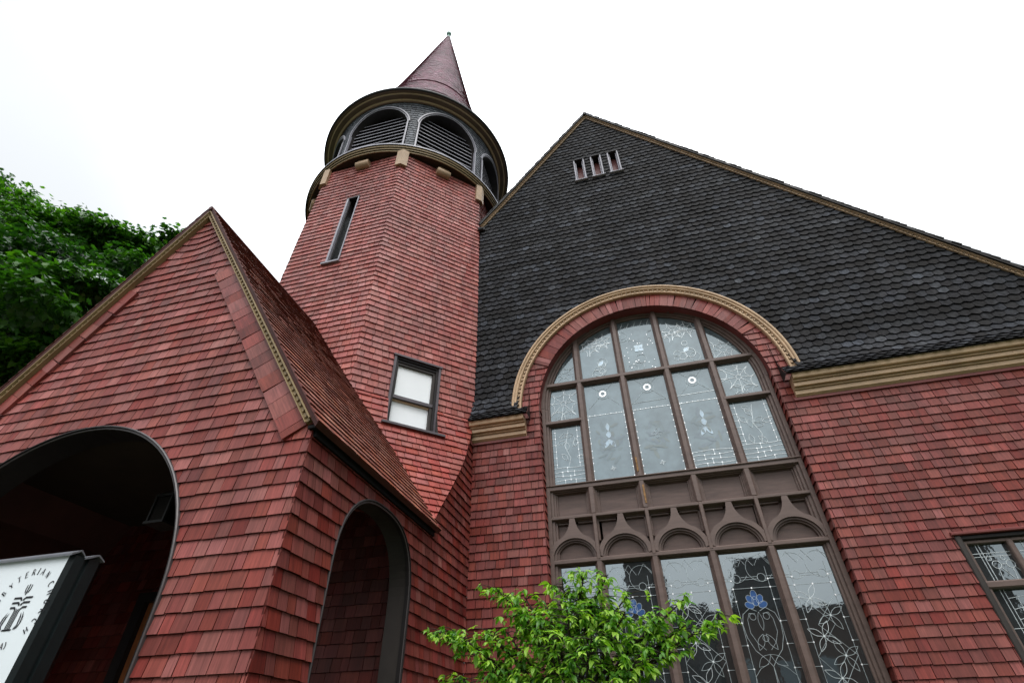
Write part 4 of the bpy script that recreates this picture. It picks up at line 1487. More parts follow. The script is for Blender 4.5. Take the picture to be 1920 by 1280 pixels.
# spire, with a bell-cast foot
mb = MB()
sp_prof = [(3.12, 17.47), (2.62, 18.35), (2.20, 19.5), (1.93, 20.6), (1.90, 20.75), (1.62, 22.0), (1.24, 23.9), (0.80, 26.15), (0.40, 28.2), (0.07, 29.9)]
AX_T, AY_T = 0.25, 0.0              # the spire leans very slightly
SPS = [0.0]
for (r0, z0), (r1, z1) in zip(sp_prof[:-1], sp_prof[1:]):
    SPS.append(SPS[-1] + math.hypot(r1 - r0, z1 - z0))
def spireS(u, v, o):
    i = 0
    while i < len(SPS) - 2 and v > SPS[i + 1]:
        i += 1
    L = SPS[i + 1] - SPS[i]
    f = (v - SPS[i]) / L
    (r0, z0), (r1, z1) = sp_prof[i], sp_prof[i + 1]
    r, z = r0 + (r1 - r0) * f, z0 + (z1 - z0) * f
    rr = r + o * (z1 - z0) / L
    k = max(0.0, (z - 17.5) / 12.4)
    return (CX + AX_T * k + rr * math.sin(u), CY + AY_T * k - rr * math.cos(u), z + o * (r0 - r1) / L)
v, k = 0.0, 0
rngs = random.Random(9)
while v < SPS[-1]:
    v1 = min(v + 0.155, SPS[-1])
    r = spireS(0, v, 0)
    i = 0
    while i < len(SPS) - 2 and v > SPS[i + 1]:
        i += 1
    rad = sp_prof[i][0] + (sp_prof[i + 1][0] - sp_prof[i][0]) * (v - SPS[i]) / (SPS[i + 1] - SPS[i])
    n = max(10, int(2 * math.pi * rad / 0.15))
    lip = 0.02 if abs(v - SPS[4]) < 0.08 else 0.0
    drift = 0.5
    for j in range(n):
        a0 = 2 * math.pi * (j + (0.5 if k % 2 else 0)) / n
        a1 = a0 + 2 * math.pi / n * 0.96
        drift = 0.5 * drift + 0.5 * rngs.random()
        c = (0.5 * drift + 0.5 * rngs.random(), rngs.random(), rngs.random())
        t_ = 0.020 + lip
        jit = rngs.uniform(-0.012, 0.012)
        q = [(a0, v + jit, t_), (a1, v + jit, t_), (a1, v1 + 0.012, 0.002), (a0, v1 + 0.012, 0.002)]
        top = [spireS(*p_) for p_ in q]
        mb.face(top, SPIRE, c, [(p_[0] * rad, p_[1]) for p_ in q])
        mb.face([spireS(a0, v + jit, -0.004), spireS(a1, v + jit, -0.004), top[1], top[0]], SPIRE, c)
    a = [spireS(2 * math.pi * j / 48, v, -0.004) for j in range(48)]
    b = [spireS(2 * math.pi * j / 48, v1, -0.004) for j in range(48)]
    for j in range(48):
        mb.face([a[j], a[(j + 1) % 48], b[(j + 1) % 48], b[j]], SPIRE, (0.05, 0.5, 0))
    v = v1
    k += 1
spire = mb.build('spire', church)
mb = MB()
fx, fy = CX + AX_T, CY
revolve(mb, [(0.12, 29.60), (0.125, 29.66), (0.10, 29.85), (0.07, 29.95), (0.065, 30.08), (0.10, 30.13), (0.125, 30.22), (0.125, 30.30), (0.09, 30.39), (0.04, 30.44), (0.0, 30.45)], COPPER, 20, cx=fx, cy=fy)
mb.build('finial', spire)

# corner corbels (house-shaped blocks wrapping the corners) and roll brackets at mid-face
R_C = 2.735 / math.cos(math.pi / 8)
mb = MB()
def corb(side_len, prj, z):
    # plan polygon around a corner pointing to +X (local, axis at the origin)
    base = 2.735
    pts = []
    th = math.pi / 8
    cxp = (base + prj) / math.cos(th)
    corner = (cxp, 0)
    d1 = (-math.sin(th), math.cos(th))
    d2 = (-math.sin(th), -math.cos(th))
    p1 = (corner[0] + d1[0] * side_len, corner[1] + d1[1] * side_len)
    p2 = (corner[0] + d2[0] * side_len, corner[1] + d2[1] * side_len)
    n1, n2 = (math.cos(th), math.sin(th)), (math.cos(th), -math.sin(th))
    b1 = (p1[0] - n1[0] * 0.2, p1[1] - n1[1] * 0.2)
    b2 = (p2[0] - n2[0] * 0.2, p2[1] - n2[1] * 0.2)
    return [(x, y, z) for x, y in (b2, p2, corner, p1, b1)]
A, B = corb(0.165, 0.10, 13.48), corb(0.165, 0.10, 14.145)
for i in range(5):
    j = (i + 1) % 5
    mb.face([A[i], A[j], B[j], B[i]], MUTED)
mb.face(A[::-1], MUTED)
mb.face(B, MUTED)
cb0 = mb.build('corbel', church)
cb0.location = (CX, CY, 0)
cb0.rotation_euler = (0, 0, math.radians(-67.5))
for a in (-22.5, -112.5, -157.5, 22.5):
    copy_tree(cb0, church, (CX, CY, 0), math.radians(a))
mb = MB()
mb.tube([(2.80, -0.19, 13.93), (2.80, -0.175, 13.93), (2.80, 0.175, 13.93), (2.80, 0.19, 13.93)], [0.10, 0.118, 0.118, 0.10], MUTED, 20)
mb.box(2.6, 2.86, -0.15, 0.15, 13.98, 14.11, TANDARK)
rb0 = mb.build('roll_bracket', church)
rb0.location = (CX, CY, 0)
rb0.rotation_euler = (0, 0, math.radians(-90))
for a in (-45, 0, -135):
    copy_tree(rb0, church, (CX, CY, 0), math.radians(a))
mb = MB()
mb.box(-2.90, -2.74, -0.10, 0.25, 12.12, 12.22, GUTTER)
mb.tube([(-2.91, -0.08, 12.17), (-2.78, -0.08, 12.17)], 0.06, GUTTER, 10)
mb.build('gutter_end', church)

# ------------------------------------------------------------------ entrance porch
YP = -4.44
PX, PZ, PSR, PSL = -5.72, 8.22, 1.453, 1.72
PEX, PREF = 0.1398, 3.879
ARX, ARR, ARS = -5.73, 1.86, 2.55
mb = MB()
S = plane_S((0, YP, 0), (1, 0, 0), (0, 0, 1), (0, -1, 0))
def pwarp(u, v):
    f = min(1.0, max(0.0, (v - 7.02) / 0.45))
    return (u, v + 0.75 * f * (u - PX) ** 2)
p_half = lambda a, b: [(PSR, 1, PZ - 0.04 + PSR * PX), (-PSL, 1, PZ - 0.04 - PSL * PX)]
pcs = courses_between(0, 8.2, PREF, PEX)
def p_range(a, b):
    if a < 4.0:
        return (-8.15, XW + 0.012)
    return (max(-8.15, PX - (PZ + 0.1 - a) / PSL - 0.1), min(XW + 0.012, PX + (PZ + 0.1 - a) / PSR + 0.1))
shingles(mb, S, pcs, p_range, PORCHRED, halves=p_half, holes=[arch_hole(ARX, ARR + 0.015, -0.5, ARS, 40)], warp=pwarp, seed=71, gap=0.007, t=0.0185)
# the raked course of shingles along both rakes
def rake_course(apex, slope, side, s0, s1, seed):
    L = math.hypot(1, slope)
    tx, tz = side / L, -slope / L
    nx, nz = side * slope / L, 1 / L
    r2 = random.Random(seed)
    s_ = s0
    while s_ < s1:
        w = r2.uniform(0.16, 0.24)
        e = min(s1, s_ + w)
        tn = r2.betavariate(2, 2.6) * 0.9
        c = (tn, r2.random(), r2.random())
        def P(q, d, y):
            return (apex[0] + tx * q - nx * d, y, apex[1] + tz * q - nz * d)
        d0, d1 = 0.05, 0.325
        sh = r2.uniform(-0.015, 0.015)
        pts = [P(s_ + 0.004, d0, YP - 0.018), P(e - 0.004, d0, YP - 0.018), P(e - 0.004 + sh, d1, YP - 0.05), P(s_ + 0.004 + sh, d1, YP - 0.05)]
        bk = [(p_[0], YP - 0.002, p_[2]) for p_ in pts]
        uvs = [(s_ * 1.0 + d0, d0), (e, d0), (e, d1), (s_, d1)]
        mb.face(pts, PORCHRED, c, [(d1 - u_[1] + s_, u_[0]) for u_ in uvs])
        for i in range(4):
            j = (i + 1) % 4
            mb.face([bk[i], bk[j], pts[j], pts[i]], PORCHRED, c)
        s_ = e
LR, LL = math.hypot(1, PSR), math.hypot(1, PSL)
rake_course((PX, PZ), PSR, 1, 1.17 / (PSR / LR) + 0.32, 2.86 * LR, 5)
rake_course((PX, PZ), PSL, -1, 1.17 / (PSL / LL) + 0.30, 2.45 * LL, 6)
# thickness of the wall in the arch
pts = arch_hole(ARX, ARR, 0.0, ARS, 40)
for i in range(1, len(pts)):
    p, q = pts[i], pts[(i + 1) % len(pts)]
    mb.face([(p[0], YP + 0.0, p[1]), (q[0], YP + 0.0, q[1]), (q[0], YP + 0.30, q[1]), (p[0], YP + 0.30, p[1])], DKTRIM)
mb.build('porch_front_wall', church)

# side wall: runs from the porch corner back to the inner corner of the main front
mb = MB()
S = plane_S((XW, 0, 0), (0, 1, 0), (0, 0, 1), (1, 0, 0))
def ycurve(z):
    return CY + 2.86 - math.sqrt(2) * tprof(s_at(min(14, max(4.06, z))))[0]
def side_half(v0, v1):
    if v0 < 4.10:
        return [(0, 1, 4.16)] if v1 > 4.16 else []
    y0, y1 = ycurve(v0), ycurve(v1)
    k = (y1 - y0) / (v1 - v0)
    return [(-1, k, -(y0 - k * v0))]
SAY, SAR, SAS = -2.875, 0.845, 2.93
def side_arch(r, z0, n=32):
    # depressed (basket) arch
    pts = [(SAY - r, z0), (SAY + r, z0)]
    for i in range(n + 1):
        a = math.pi * i / n
        c_, s_ = math.cos(a), math.sin(a)
        pts.append((SAY + math.copysign(r * abs(c_) ** 0.8, c_), SAS + (r + 0.005) * max(0.0, s_) ** 0.8))
    return pts
shingles(mb, S, courses_between(0, 6.45, PREF, PEX), lambda a, b: (YP - 0.012, 0.0), RED, halves=side_half,
         holes=[side_arch(SAR + 0.015, -0.5)], seed=81, gap=0.006, wid=(0.10, 0.19))
pts = side_arch(SAR, 0.0)
for i in range(1, len(pts)):
    p, q = pts[i], pts[(i + 1) % len(pts)]
    mb.face([(XW, p[0], p[1]), (XW, q[0], q[1]), (XW - 0.26, q[0], q[1]), (XW - 0.26, p[0], p[1])], TRIM)
mb.build('porch_side_wall', church)

# inside of the porch: rear wall, left wall, ceiling, floor
mb = MB()
S = plane_S((0, -1.75, 0), (1, 0, 0), (0, 0, 1), (0, -1, 0))
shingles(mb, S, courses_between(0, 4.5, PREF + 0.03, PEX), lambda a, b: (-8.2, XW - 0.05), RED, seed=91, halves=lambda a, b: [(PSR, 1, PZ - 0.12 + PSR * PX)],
         holes=[rect_hole(-7.07, -5.3, 0, 3.42)], wid=(0.10, 0.2), tone=-0.38)  # tone lowered to paint the porch's inner shade into the red
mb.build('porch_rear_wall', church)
mb = MB()
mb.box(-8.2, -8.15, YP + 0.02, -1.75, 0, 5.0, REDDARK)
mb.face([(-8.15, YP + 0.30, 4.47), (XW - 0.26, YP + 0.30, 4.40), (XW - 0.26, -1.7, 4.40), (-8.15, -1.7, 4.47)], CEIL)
# inner skins of the front and side walls
for i in range(40):
    pass
inn = arch_hole(ARX, ARR, 0.0, ARS, 40)
mb2 = MB()
def skin(q, poly_outer, hole, fn, mat):
    for p_ in subtract([(u, v, 0) for u, v in poly_outer], hole):
        q.face([fn(u, v) for u, v, _ in p_], mat)
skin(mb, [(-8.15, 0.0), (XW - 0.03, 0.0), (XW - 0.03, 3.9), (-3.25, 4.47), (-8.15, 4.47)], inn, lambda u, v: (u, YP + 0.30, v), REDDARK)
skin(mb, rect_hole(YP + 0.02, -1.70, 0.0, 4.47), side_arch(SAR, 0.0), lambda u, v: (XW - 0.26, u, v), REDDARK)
mb.build('porch_interior', church)
mb = MB()
mb.box(-8.15, XW - 0.05, YP - 0.25, -1.75, 0.0, 0.16, CONC)
mb.build('porch_floor', church)

# entrance door in the rear wall
mb = MB()
mb.box(-7.07, -6.92, -1.86, -1.70, 0.16, 3.42, DKTRIM)
mb.box(-5.45, -5.30, -1.86, -1.70, 0.16, 3.42, DKTRIM)
mb.box(-6.92, -5.45, -1.86, -1.70, 3.30, 3.42, DKTRIM)
for x0, x1 in ((-6.92, -6.19), (-6.18, -5.45)):
    mb.box(x0, x1, -1.78, -1.72, 0.17, 3.30, WOODDOOR)
    for z0, z1 in ((0.4, 1.2), (1.35, 2.2), (2.35, 3.1)):
        mb.bevbox(x0 + 0.12, x1 - 0.12, -1.80, -1.77, z0, z1, WOODDOOR, 0.02)
dr = mb.build('entrance_door', church)
mb = MB()
mb.tube([(-6.25, -1.83, 1.15), (-6.25, -1.83, 1.4)], 0.015, paint_mat('brass', (0.35, 0.22, 0.06), 0.3), 8)
mb.build('handle', dr)

# arch trims
mb = MB()
def arch_path(xc, r, zs, z0, n=48):
    pts = [(xc - r, z0), (xc - r, zs * 0.5 + z0 * 0.5), (xc - r, zs)]
    pts += [(xc - r * math.cos(math.pi * i / n), zs + r * math.sin(math.pi * i / n)) for i in range(1, n)]
    pts += [(xc + r, zs), (xc + r, zs * 0.5 + z0 * 0.5), (xc + r, z0)]
    return pts
ATRIM = paint_mat('arch_trim', (0.060, 0.050, 0.051), 0.4, 0.5)
def arch_trim(path, fn, prj=0.04):
    # path(d): outline grown by d
    q = MB()
    prof_ = [(0.020, 0.0, ATRIM), (0.020, prj * 0.8, ATRIM), (0.010, prj, ATRIM), (0.0, prj, DKTRIM), (-0.004, prj * 0.5, DKTRIM), (-0.018, prj * 0.5, ATRIM), (-0.022, prj * 0.3, ATRIM), (-0.022, -0.06, DKTRIM)]
    for (a0, o0, m0), (a1, o1, m1) in zip(prof_[:-1], prof_[1:]):
        rows = [[fn(p_[0], p_[1], o0), fn(q_[0], q_[1], o1)] for p_, q_ in zip(path(a0), path(a1))]
        q.grid(rows, m1, smooth=False)
    return q.build('arch_trim', church)
arch_trim(lambda d: arch_path(ARX, ARR + d, ARS, 0.1), lambda u, v, o: (u, YP - o, v))
def side_path(d):
    pts = side_arch(SAR + d, 0.1)
    return pts[1:] + [pts[0]]
arch_trim(side_path, lambda u, v, o: (XW + o * 0.6, u, v))

# porch roof
def porch_slope(side, slope, half_len, seed):
    mb = MB()
    L = math.hypot(1, slope)
    tx, tz = side / L, -slope / L
    nx, nz = side * slope / L, 1 / L
    total = half_len * L
    S = lambda u, v, o: (PX + tx * (total - v) + nx * (o + 0.052), u, PZ + tz * (total - v) + nz * (o + 0.052))
    y_end = -0.3
    n = int(total / 0.128)
    cs = [(total * i / n, total * (i + 1) / n) for i in range(n)]
    def rng_(a, b):
        return (YP - 0.115, y_end if side < 0 else (-1.50 if a < 0.35 else -0.9))
    shingles(mb, S, cs, rng_, ROOFRED, seed=seed, wid=(0.09, 0.2), t=0.0165, gap=0.005, jit=0.006)
    # deck below the shingles
    A = [(PX + tx * s_ + nx * d, y, PZ + tz * s_ + nz * d) for s_, d, y in ((0, 0.0, YP - 0.085), (total, 0.0, YP - 0.085), (total, 0.0, -1.50), (0, 0.0, -1.50))]
    B = [(PX + tx * s_ + nx * d, y, PZ + tz * s_ + nz * d) for s_, d, y in ((0, 0.045, YP - 0.105), (total, 0.045, YP - 0.105), (total, 0.055, -1.50), (0, 0.055, -1.50))]
    mb.face(A, REDDARK)
    mb.face(B, REDDARK)
    for i in range(4):
        j = (i + 1) % 4
        mb.face([A[i], A[j], B[j], B[i]], REDDARK)
    return mb.build('porch_roof', church)
porch_slope(1, PSR, 2.945, 101)
porch_slope(-1, PSL, 2.55, 102)
mb = MB()
mb.tube([(PX, YP - 0.115, PZ + 0.035), (PX, -1.6, PZ + 0.035)], 0.04, REDDARK, 8)
mb.build('porch_ridge', church)
# eave board and soffit on the right side
mb = MB()
mb.box(XW - 0.02, XW + 0.10, YP - 0.05, -1.50, 3.955, 3.985, BLACK)
mb.box(XW, XW + 0.05, YP - 0.01, -1.52, 3.985, 4.10, BLACK)
mb.box(XW, XW + 0.045, YP + 0.01, -1.52, 3.895, 3.955, BLACK)  # black strip under the soffit, also paints in the eave shadow
mb.box(XW + 0.03, XW + 0.11, -1.56, -1.49, 3.99, 4.05, REDPAINT)
mb.build('eave_soffit', church)
PB = MB()
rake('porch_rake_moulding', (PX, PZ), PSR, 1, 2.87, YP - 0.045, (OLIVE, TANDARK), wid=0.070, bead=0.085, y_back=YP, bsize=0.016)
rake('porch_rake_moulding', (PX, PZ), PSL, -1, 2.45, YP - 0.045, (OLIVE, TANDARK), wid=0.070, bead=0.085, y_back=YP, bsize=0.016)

# ------------------------------------------------------------------ lantern hanging in the porch
lan = thing('lantern', 'small dark lantern with a pale glass pane hanging inside the porch', 'lantern', (-5.62, -3.2, 3.76))
mb = MB()
DM = paint_mat('dark_metal', (0.02, 0.02, 0.02), 0.4)
mb.box(-0.14, 0.14, -0.14, 0.14, 0.0, 0.03, DM)
mb.box(-0.13, 0.13, -0.13, 0.13, 0.33, 0.36, DM)
for sx in (-1, 1):
    for sy in (-1, 1):
        mb.box(sx * 0.115 - 0.012, sx * 0.115 + 0.012, sy * 0.115 - 0.012, sy * 0.115 + 0.012, 0.03, 0.33, DM)
for A_, B_ in (((-0.13, -0.13), (0.13, -0.13)), ((0.13, -0.13), (0.13, 0.13)), ((0.13, 0.13), (-0.13, 0.13)), ((-0.13, 0.13), (-0.13, -0.13))):
    mb.face([(*A_, 0.36), (*B_, 0.36), (0, 0, 0.46)], DM)
mb.tube([(0, 0, 0.44), (0, 0, 0.70)], 0.012, DM, 6)
mb.build('lantern_frame', lan)
mb = MB()
FG = paint_mat('frosted_glass', (0.012, 0.0105, 0.009), 0.6, 0.1)
mb.box(-0.105, 0.105, -0.105, 0.105, 0.035, 0.325, FG)
mb.build('lantern_glass', lan)

# ------------------------------------------------------------------ the church sign
SY = -5.2
sign = thing('church_sign', 'white church sign with round emblem, dark green frame and metal cap, before the porch', 'sign', (-4.9, SY + 0.1, 0))
WHITE = paint_mat('sign_white', (0.74, 0.80, 0.83), 0.35, 0.5, var=0.04, scale=1.5, chip=(0.25, 0.22, 0.18), chip_at=0.76)
DKG = paint_mat('sign_frame_green', (0.0035, 0.0075, 0.0085), 0.5, 0.25, var=0.3, scale=6, chip=(0.10, 0.12, 0.13), chip_at=0.735)
METAL = paint_mat('cap_metal', (0.11, 0.115, 0.13), 0.5, 0.4, var=0.25, scale=5)
INK = paint_mat('sign_ink', (0.012, 0.012, 0.016), 0.5, 0.3)
SO = Vector((-4.9, SY + 0.1, 0))
SX1, SX0, ST, SB = -3.985, -5.85, 2.715, 0.75
def W(x, y, z):
    return (x - SO.x, y - SO.y, z)
mb = MB()
mb.face([W(SX0, SY, SB), W(SX1, SY, SB), W(SX1, SY, ST + 0.03), W(SX0, SY, ST + 0.03)], WHITE)
mb.build('panel', sign)
mb = MB()
def sbox(x0, x1, y0, y1, z0, z1, m):
    mb.box(x0 - SO.x, x1 - SO.x, y0 - SO.y, y1 - SO.y, z0, z1, m)
# right and left posts: bevelled front piece, groove, back piece
for x, sgn in ((SX1, 1), (SX0, -1)):
    pr = [(0, -0.004), (0.028, 0.020), (0.032, 0.09), (0.018, 0.10), (0.018, 0.115), (0.034, 0.122), (0.034, 0.205), (0, 0.205)]
    A = [W(x + sgn * u, SY + v_, 0.0) for u, v_ in pr]
    B = [W(x + sgn * u, SY + v_, ST + 0.02) for u, v_ in pr]
    for i in range(len(pr)):
        j = (i + 1) % len(pr)
        mb.face([A[i], A[j], B[j], B[i]], DKG)
    mb.face(B, DKG)
sbox(SX0, SX1, SY + 0.006, SY + 0.20, SB, ST, DKG)
sbox(SX0, SX1, SY - 0.02, SY + 0.2, SB - 0.06, SB, DKG)
mb.build('frame', sign)
mb = MB()
for ya, yb, zt in ((SY - 0.025, SY + 0.075, ST + 0.058), (SY + 0.085, SY + 0.225, ST + 0.06)):
    ym = (ya + yb) / 2 + 0.012
    pr = [(ya, ST + 0.006), (ya, ST + 0.022), (ym, zt), (yb, ST + 0.03), (yb, ST + 0.02), (ym, zt - 0.012)]
    xe = SX1 + (0.04 if ya < SY else 0.05)
    A = [W(SX0 - 0.04, y_, z_) for y_, z_ in pr]
    B = [W(xe, y_, z_) for y_, z_ in pr]
    for i in range(len(pr)):
        j = (i + 1) % len(pr)
        mb.face([A[i], A[j], B[j], B[i]], METAL)
    mb.face([B[0], B[1], B[2], B[5]], METAL)
    mb.face([B[2], B[3], B[4], B[5]], METAL)
mb.build('metal_cap', sign)

# lettering round the emblem (serif strokes drawn as thin raised shapes)
EC = (-4.212, 2.412)
mb = MB()
ink_y = SY - 0.003
def stroke(pts, w):
    for (ax, az), (bx, bz) in zip(pts[:-1], pts[1:]):
        L = math.hypot(bx - ax, bz - az)
        if L < 1e-6:
            continue
        nx, nz = -(bz - az) / L * w / 2, (bx - ax) / L * w / 2
        q = [(ax + nx, az + nz), (bx + nx, bz + nz), (bx - nx, bz - nz), (ax - nx, az - nz)]
        mb.face([W(u, ink_y, v_) for u, v_ in q], INK)
def arcp(cx_, cz_, rx, rz, a0, a1, n=8):
    return [(cx_ + rx * math.cos(math.radians(a0 + (a1 - a0) * i / n)), cz_ + rz * math.sin(math.radians(a0 + (a1 - a0) * i / n))) for i in range(n + 1)]
G = {   # thick strokes, thin strokes; unit cell 0..1 high
    'P': ([[(0.12, 0), (0.12, 1)]], [arcp(0.12, 0.73, 0.42, 0.27, 90, -90)]),
    'R': ([[(0.12, 0), (0.12, 1)], [(0.3, 0.47), (0.66, 0)]], [arcp(0.12, 0.73, 0.42, 0.27, 90, -90)]),
    'E': ([[(0.12, 0), (0.12, 1)]], [[(0.12, 1), (0.58, 1)], [(0.12, 0.52), (0.48, 0.52)], [(0.12, 0), (0.6, 0)]]),
    'S': ([arcp(0.33, 0.74, 0.22, 0.25, 30, 260) , arcp(0.33, 0.26, 0.24, 0.26, 80, -150)], []),
    'B': ([[(0.12, 0), (0.12, 1)]], [arcp(0.12, 0.76, 0.36, 0.24, 90, -90), arcp(0.12, 0.26, 0.44, 0.26, 90, -90)]),
    'Y': ([[(0.05, 1), (0.35, 0.5), (0.35, 0)]], [[(0.65, 1), (0.35, 0.5)]]),
    'T': ([[(0.33, 0), (0.33, 1)]], [[(0.02, 1), (0.64, 1)]]),
    'I': ([[(0.15, 0), (0.15, 1)]], [[(0.03, 1), (0.27, 1)], [(0.03, 0), (0.27, 0)]]),
    'A': ([[(0.36, 1), (0.68, 0)]], [[(0.36, 1), (0.04, 0)], [(0.16, 0.36), (0.56, 0.36)]]),
    'N': ([[(0.1, 1), (0.62, 0)]], [[(0.1, 0), (0.1, 1)], [(0.62, 0), (0.62, 1)]]),
    'C': ([arcp(0.42, 0.5, 0.34, 0.5, 55, 305, 12)], []),
    'H': ([[(0.1, 0), (0.1, 1)], [(0.6, 0), (0.6, 1)]], [[(0.1, 0.5), (0.6, 0.5)]]),
    'U': ([[(0.1, 1), (0.1, 0.35)] + arcp(0.35, 0.3, 0.25, 0.3, 180, 360)], [[(0.6, 0.3), (0.6, 1)]]),
    '(': ([arcp(0.5, 0.45, 0.35, 0.65, 125, 235)], []),
    ')': ([arcp(-0.1, 0.45, 0.35, 0.65, 55, -55)], []),
}
WID = {'P': .58, 'R': .68, 'E': .64, 'S': .58, 'B': .62, 'Y': .68, 'T': .66, 'I': .3, 'A': .72, 'N': .72, 'C': .74, 'H': .7, 'U': .7, '(': .35, ')': .35, ' ': .4}
LH = 0.040
def put_text(txt, r, a_start, a_end, outward=True):
    tot = sum(WID[c] for c in txt)
    a = a_start
    per = (a_end - a_start) / tot
    for c in txt:
        mid = a + per * WID[c] / 2
        if c != ' ':
            am = math.radians(mid)
            ex = (math.sin(am), -math.cos(am)) if outward else (-math.sin(am), math.cos(am))
            ez = (math.cos(am), math.sin(am)) if outward else (-math.cos(am), -math.sin(am))
            ox, oz = EC[0] + r * math.cos(am), EC[1] + r * math.sin(am)
            def tr(p_):
                u, v_ = (p_[0] - WID[c] / 2 ) * LH, p_[1] * LH
                return (ox + ex[0] * u + ez[0] * v_, oz + ex[1] * u + ez[1] * v_)
            for st in G[c][0]:
                stroke([tr(p_) for p_ in st], 0.0068)
            for st in G[c][1]:
                stroke([tr(p_) for p_ in st], 0.0036)
        a += per * WID[c]
put_text('PRESBYTERIAN CHURCH', 0.208, 215, -48)
put_text('(USA)', 0.255, 252, 288, outward=False)
mb.build('lettering', sign)
mb = MB()
# emblem: stylised cross with book, descending bird and flames
def em(pts):
    mb.face([W(EC[0] + u, ink_y, EC[1] + v_) for u, v_ in pts], INK)
def both(pts):
    em(pts)
    em([(-u, v_) for u, v_ in pts][::-1])
ZB, ZT = -0.142, 0.146
def bar(z, w, t=0.0125):
    both([(0.004, z - 0.013), (0.010, z - 0.013), (0.024, z), (w, z), (w, z + t), (0.020, z + t), (0.008, z + 0.002), (0.004, z + 0.002)])
bar(0.052, 0.082)
bar(0.022, 0.078)
# lowest arm runs into the upright strokes
both([(0.016, ZB), (0.024, ZB), (0.024, -0.020), (0.036, -0.008), (0.072, -0.008), (0.072, 0.0045), (0.032, 0.0045), (0.016, -0.012)])
both([(0.003, ZB), (0.010, ZB), (0.010, -0.006), (0.003, -0.014)])
both([(0.0, ZB - 0.001), (0.040, ZB - 0.001), (0.040, ZB + 0.009), (0.0, ZB + 0.009)])
# descending bird at the head
em([(-0.0035, 0.076), (0.0035, 0.076), (0.005, 0.100), (0.004, ZT), (-0.004, ZT), (-0.005, 0.100)])
both([(0.007, 0.084), (0.018, 0.094), (0.024, 0.112), (0.023, ZT - 0.004), (0.0165, ZT - 0.004), (0.016, 0.113), (0.011, 0.100)])
# flames on both sides of the foot
both([(0.046, ZB + 0.004), (0.064, ZB + 0.030), (0.058, -0.062), (0.048, -0.030), (0.068, -0.060), (0.074, ZB + 0.036), (0.062, ZB + 0.010)])
both([(0.060, ZB + 0.002), (0.082, ZB + 0.036), (0.078, -0.066), (0.066, -0.026), (0.088, -0.062), (0.0925, ZB + 0.044), (0.080, ZB + 0.014)])
mb.build('emblem', sign)

# ------------------------------------------------------------------ trees
def leaf_mat(name, stops, trans=0.35):
    m, n, l, b = base_mat(name, 0.42, 0.5)
    ca = n.new('ShaderNodeVertexColor')
    ca.layer_name = 'Col'
    sp = n.new('ShaderNodeSeparateColor')
    l.new(ca.outputs['Color'], sp.inputs['Color'])
    r = ramp(n, stops)
    l.new(sp.outputs[0], r.inputs['Fac'])
    l.new(r.outputs['Color'], b.inputs['Base Color'])
    tr = n.new('ShaderNodeBsdfTranslucent')
    tm = n.new('ShaderNodeMixRGB')
    tm.blend_type = 'MULTIPLY'
    tm.inputs['Fac'].default_value = 1.0
    l.new(r.outputs['Color'], tm.inputs['Color1'])
    tm.inputs['Color2'].default_value = (1.5, 1.7, 0.5, 1)
    l.new(tm.outputs['Color'], tr.inputs['Color'])
    mx = n.new('ShaderNodeMixShader')
    mx.inputs['Fac'].default_value = trans
    l.new(b.outputs[0], mx.inputs[1])
    l.new(tr.outputs[0], mx.inputs[2])
    l.new(mx.outputs[0], n['Material Output'].inputs['Surface'])
    return m
MAPLE = leaf_mat('maple_leaf', [(0.0, (0.006, 0.028, 0.009)), (0.5, (0.027, 0.100, 0.009)), (1.0, (0.115, 0.29, 0.016))], 0.3)
DOG = leaf_mat('dogwood_leaf', [(0.0, (0.024, 0.10, 0.012)), (0.5, (0.092, 0.255, 0.018)), (1.0, (0.36, 0.55, 0.07))], 0.38)
BARK = paint_mat('bark', (0.035, 0.027, 0.02), 0.85, 0.2, var=0.4, scale=8)

def add_leaf(mb, pos, d, nrm, L, Wd, c, mat, droop=0.25, lobes=None):
    d = d.normalized()
    s_ = d.cross(nrm)
    if s_.length < 1e-4:
        s_ = d.cross(Vector((0.3, 0.5, 0.8)))
    s_.normalize()
    n_ = s_.cross(d).normalized()
    if lobes:
        pts = []
        for (u, v) in lobes:
            pts.append(tuple(pos + d * (u * L) + s_ * (v * Wd) + n_ * (-droop * L * (u * u) + 0.16 * Wd * abs(v))))
        mb.face(pts, mat, c)
        return
    prof_ = [(0.0, 0.02), (0.22, 0.36), (0.45, 0.5), (0.7, 0.36), (0.88, 0.15), (1.0, 0.0)]
    mid, lft, rgt = [], [], []
    for u, w in prof_:
        base = pos + d * (u * L) + n_ * (-droop * L * u * u)
        up = n_ * (0.32 * w * Wd)
        mid.append(tuple(base))
        lft.append(tuple(base + s_ * (w * Wd) + up))
        rgt.append(tuple(base - s_ * (w * Wd) + up))
    for side in (lft, rgt):
        for i in range(len(prof_) - 1):
            q = [mid[i], mid[i + 1], side[i + 1], side[i]]
            if i == len(prof_) - 2:
                q = [mid[i], mid[i + 1], side[i]]
            if side is rgt:
                q = q[::-1]
            mb.face(q, mat, c)
MAPLE_L = [(0.0, 0.03), (0.08, 0.38), (0.02, 0.62), (0.30, 0.40), (0.42, 0.72), (0.58, 0.34), (0.72, 0.28), (1.0, 0.0),
           (0.72, -0.28), (0.58, -0.34), (0.42, -0.72), (0.30, -0.40), (0.02, -0.62), (0.08, -0.38), (0.0, -0.03)]

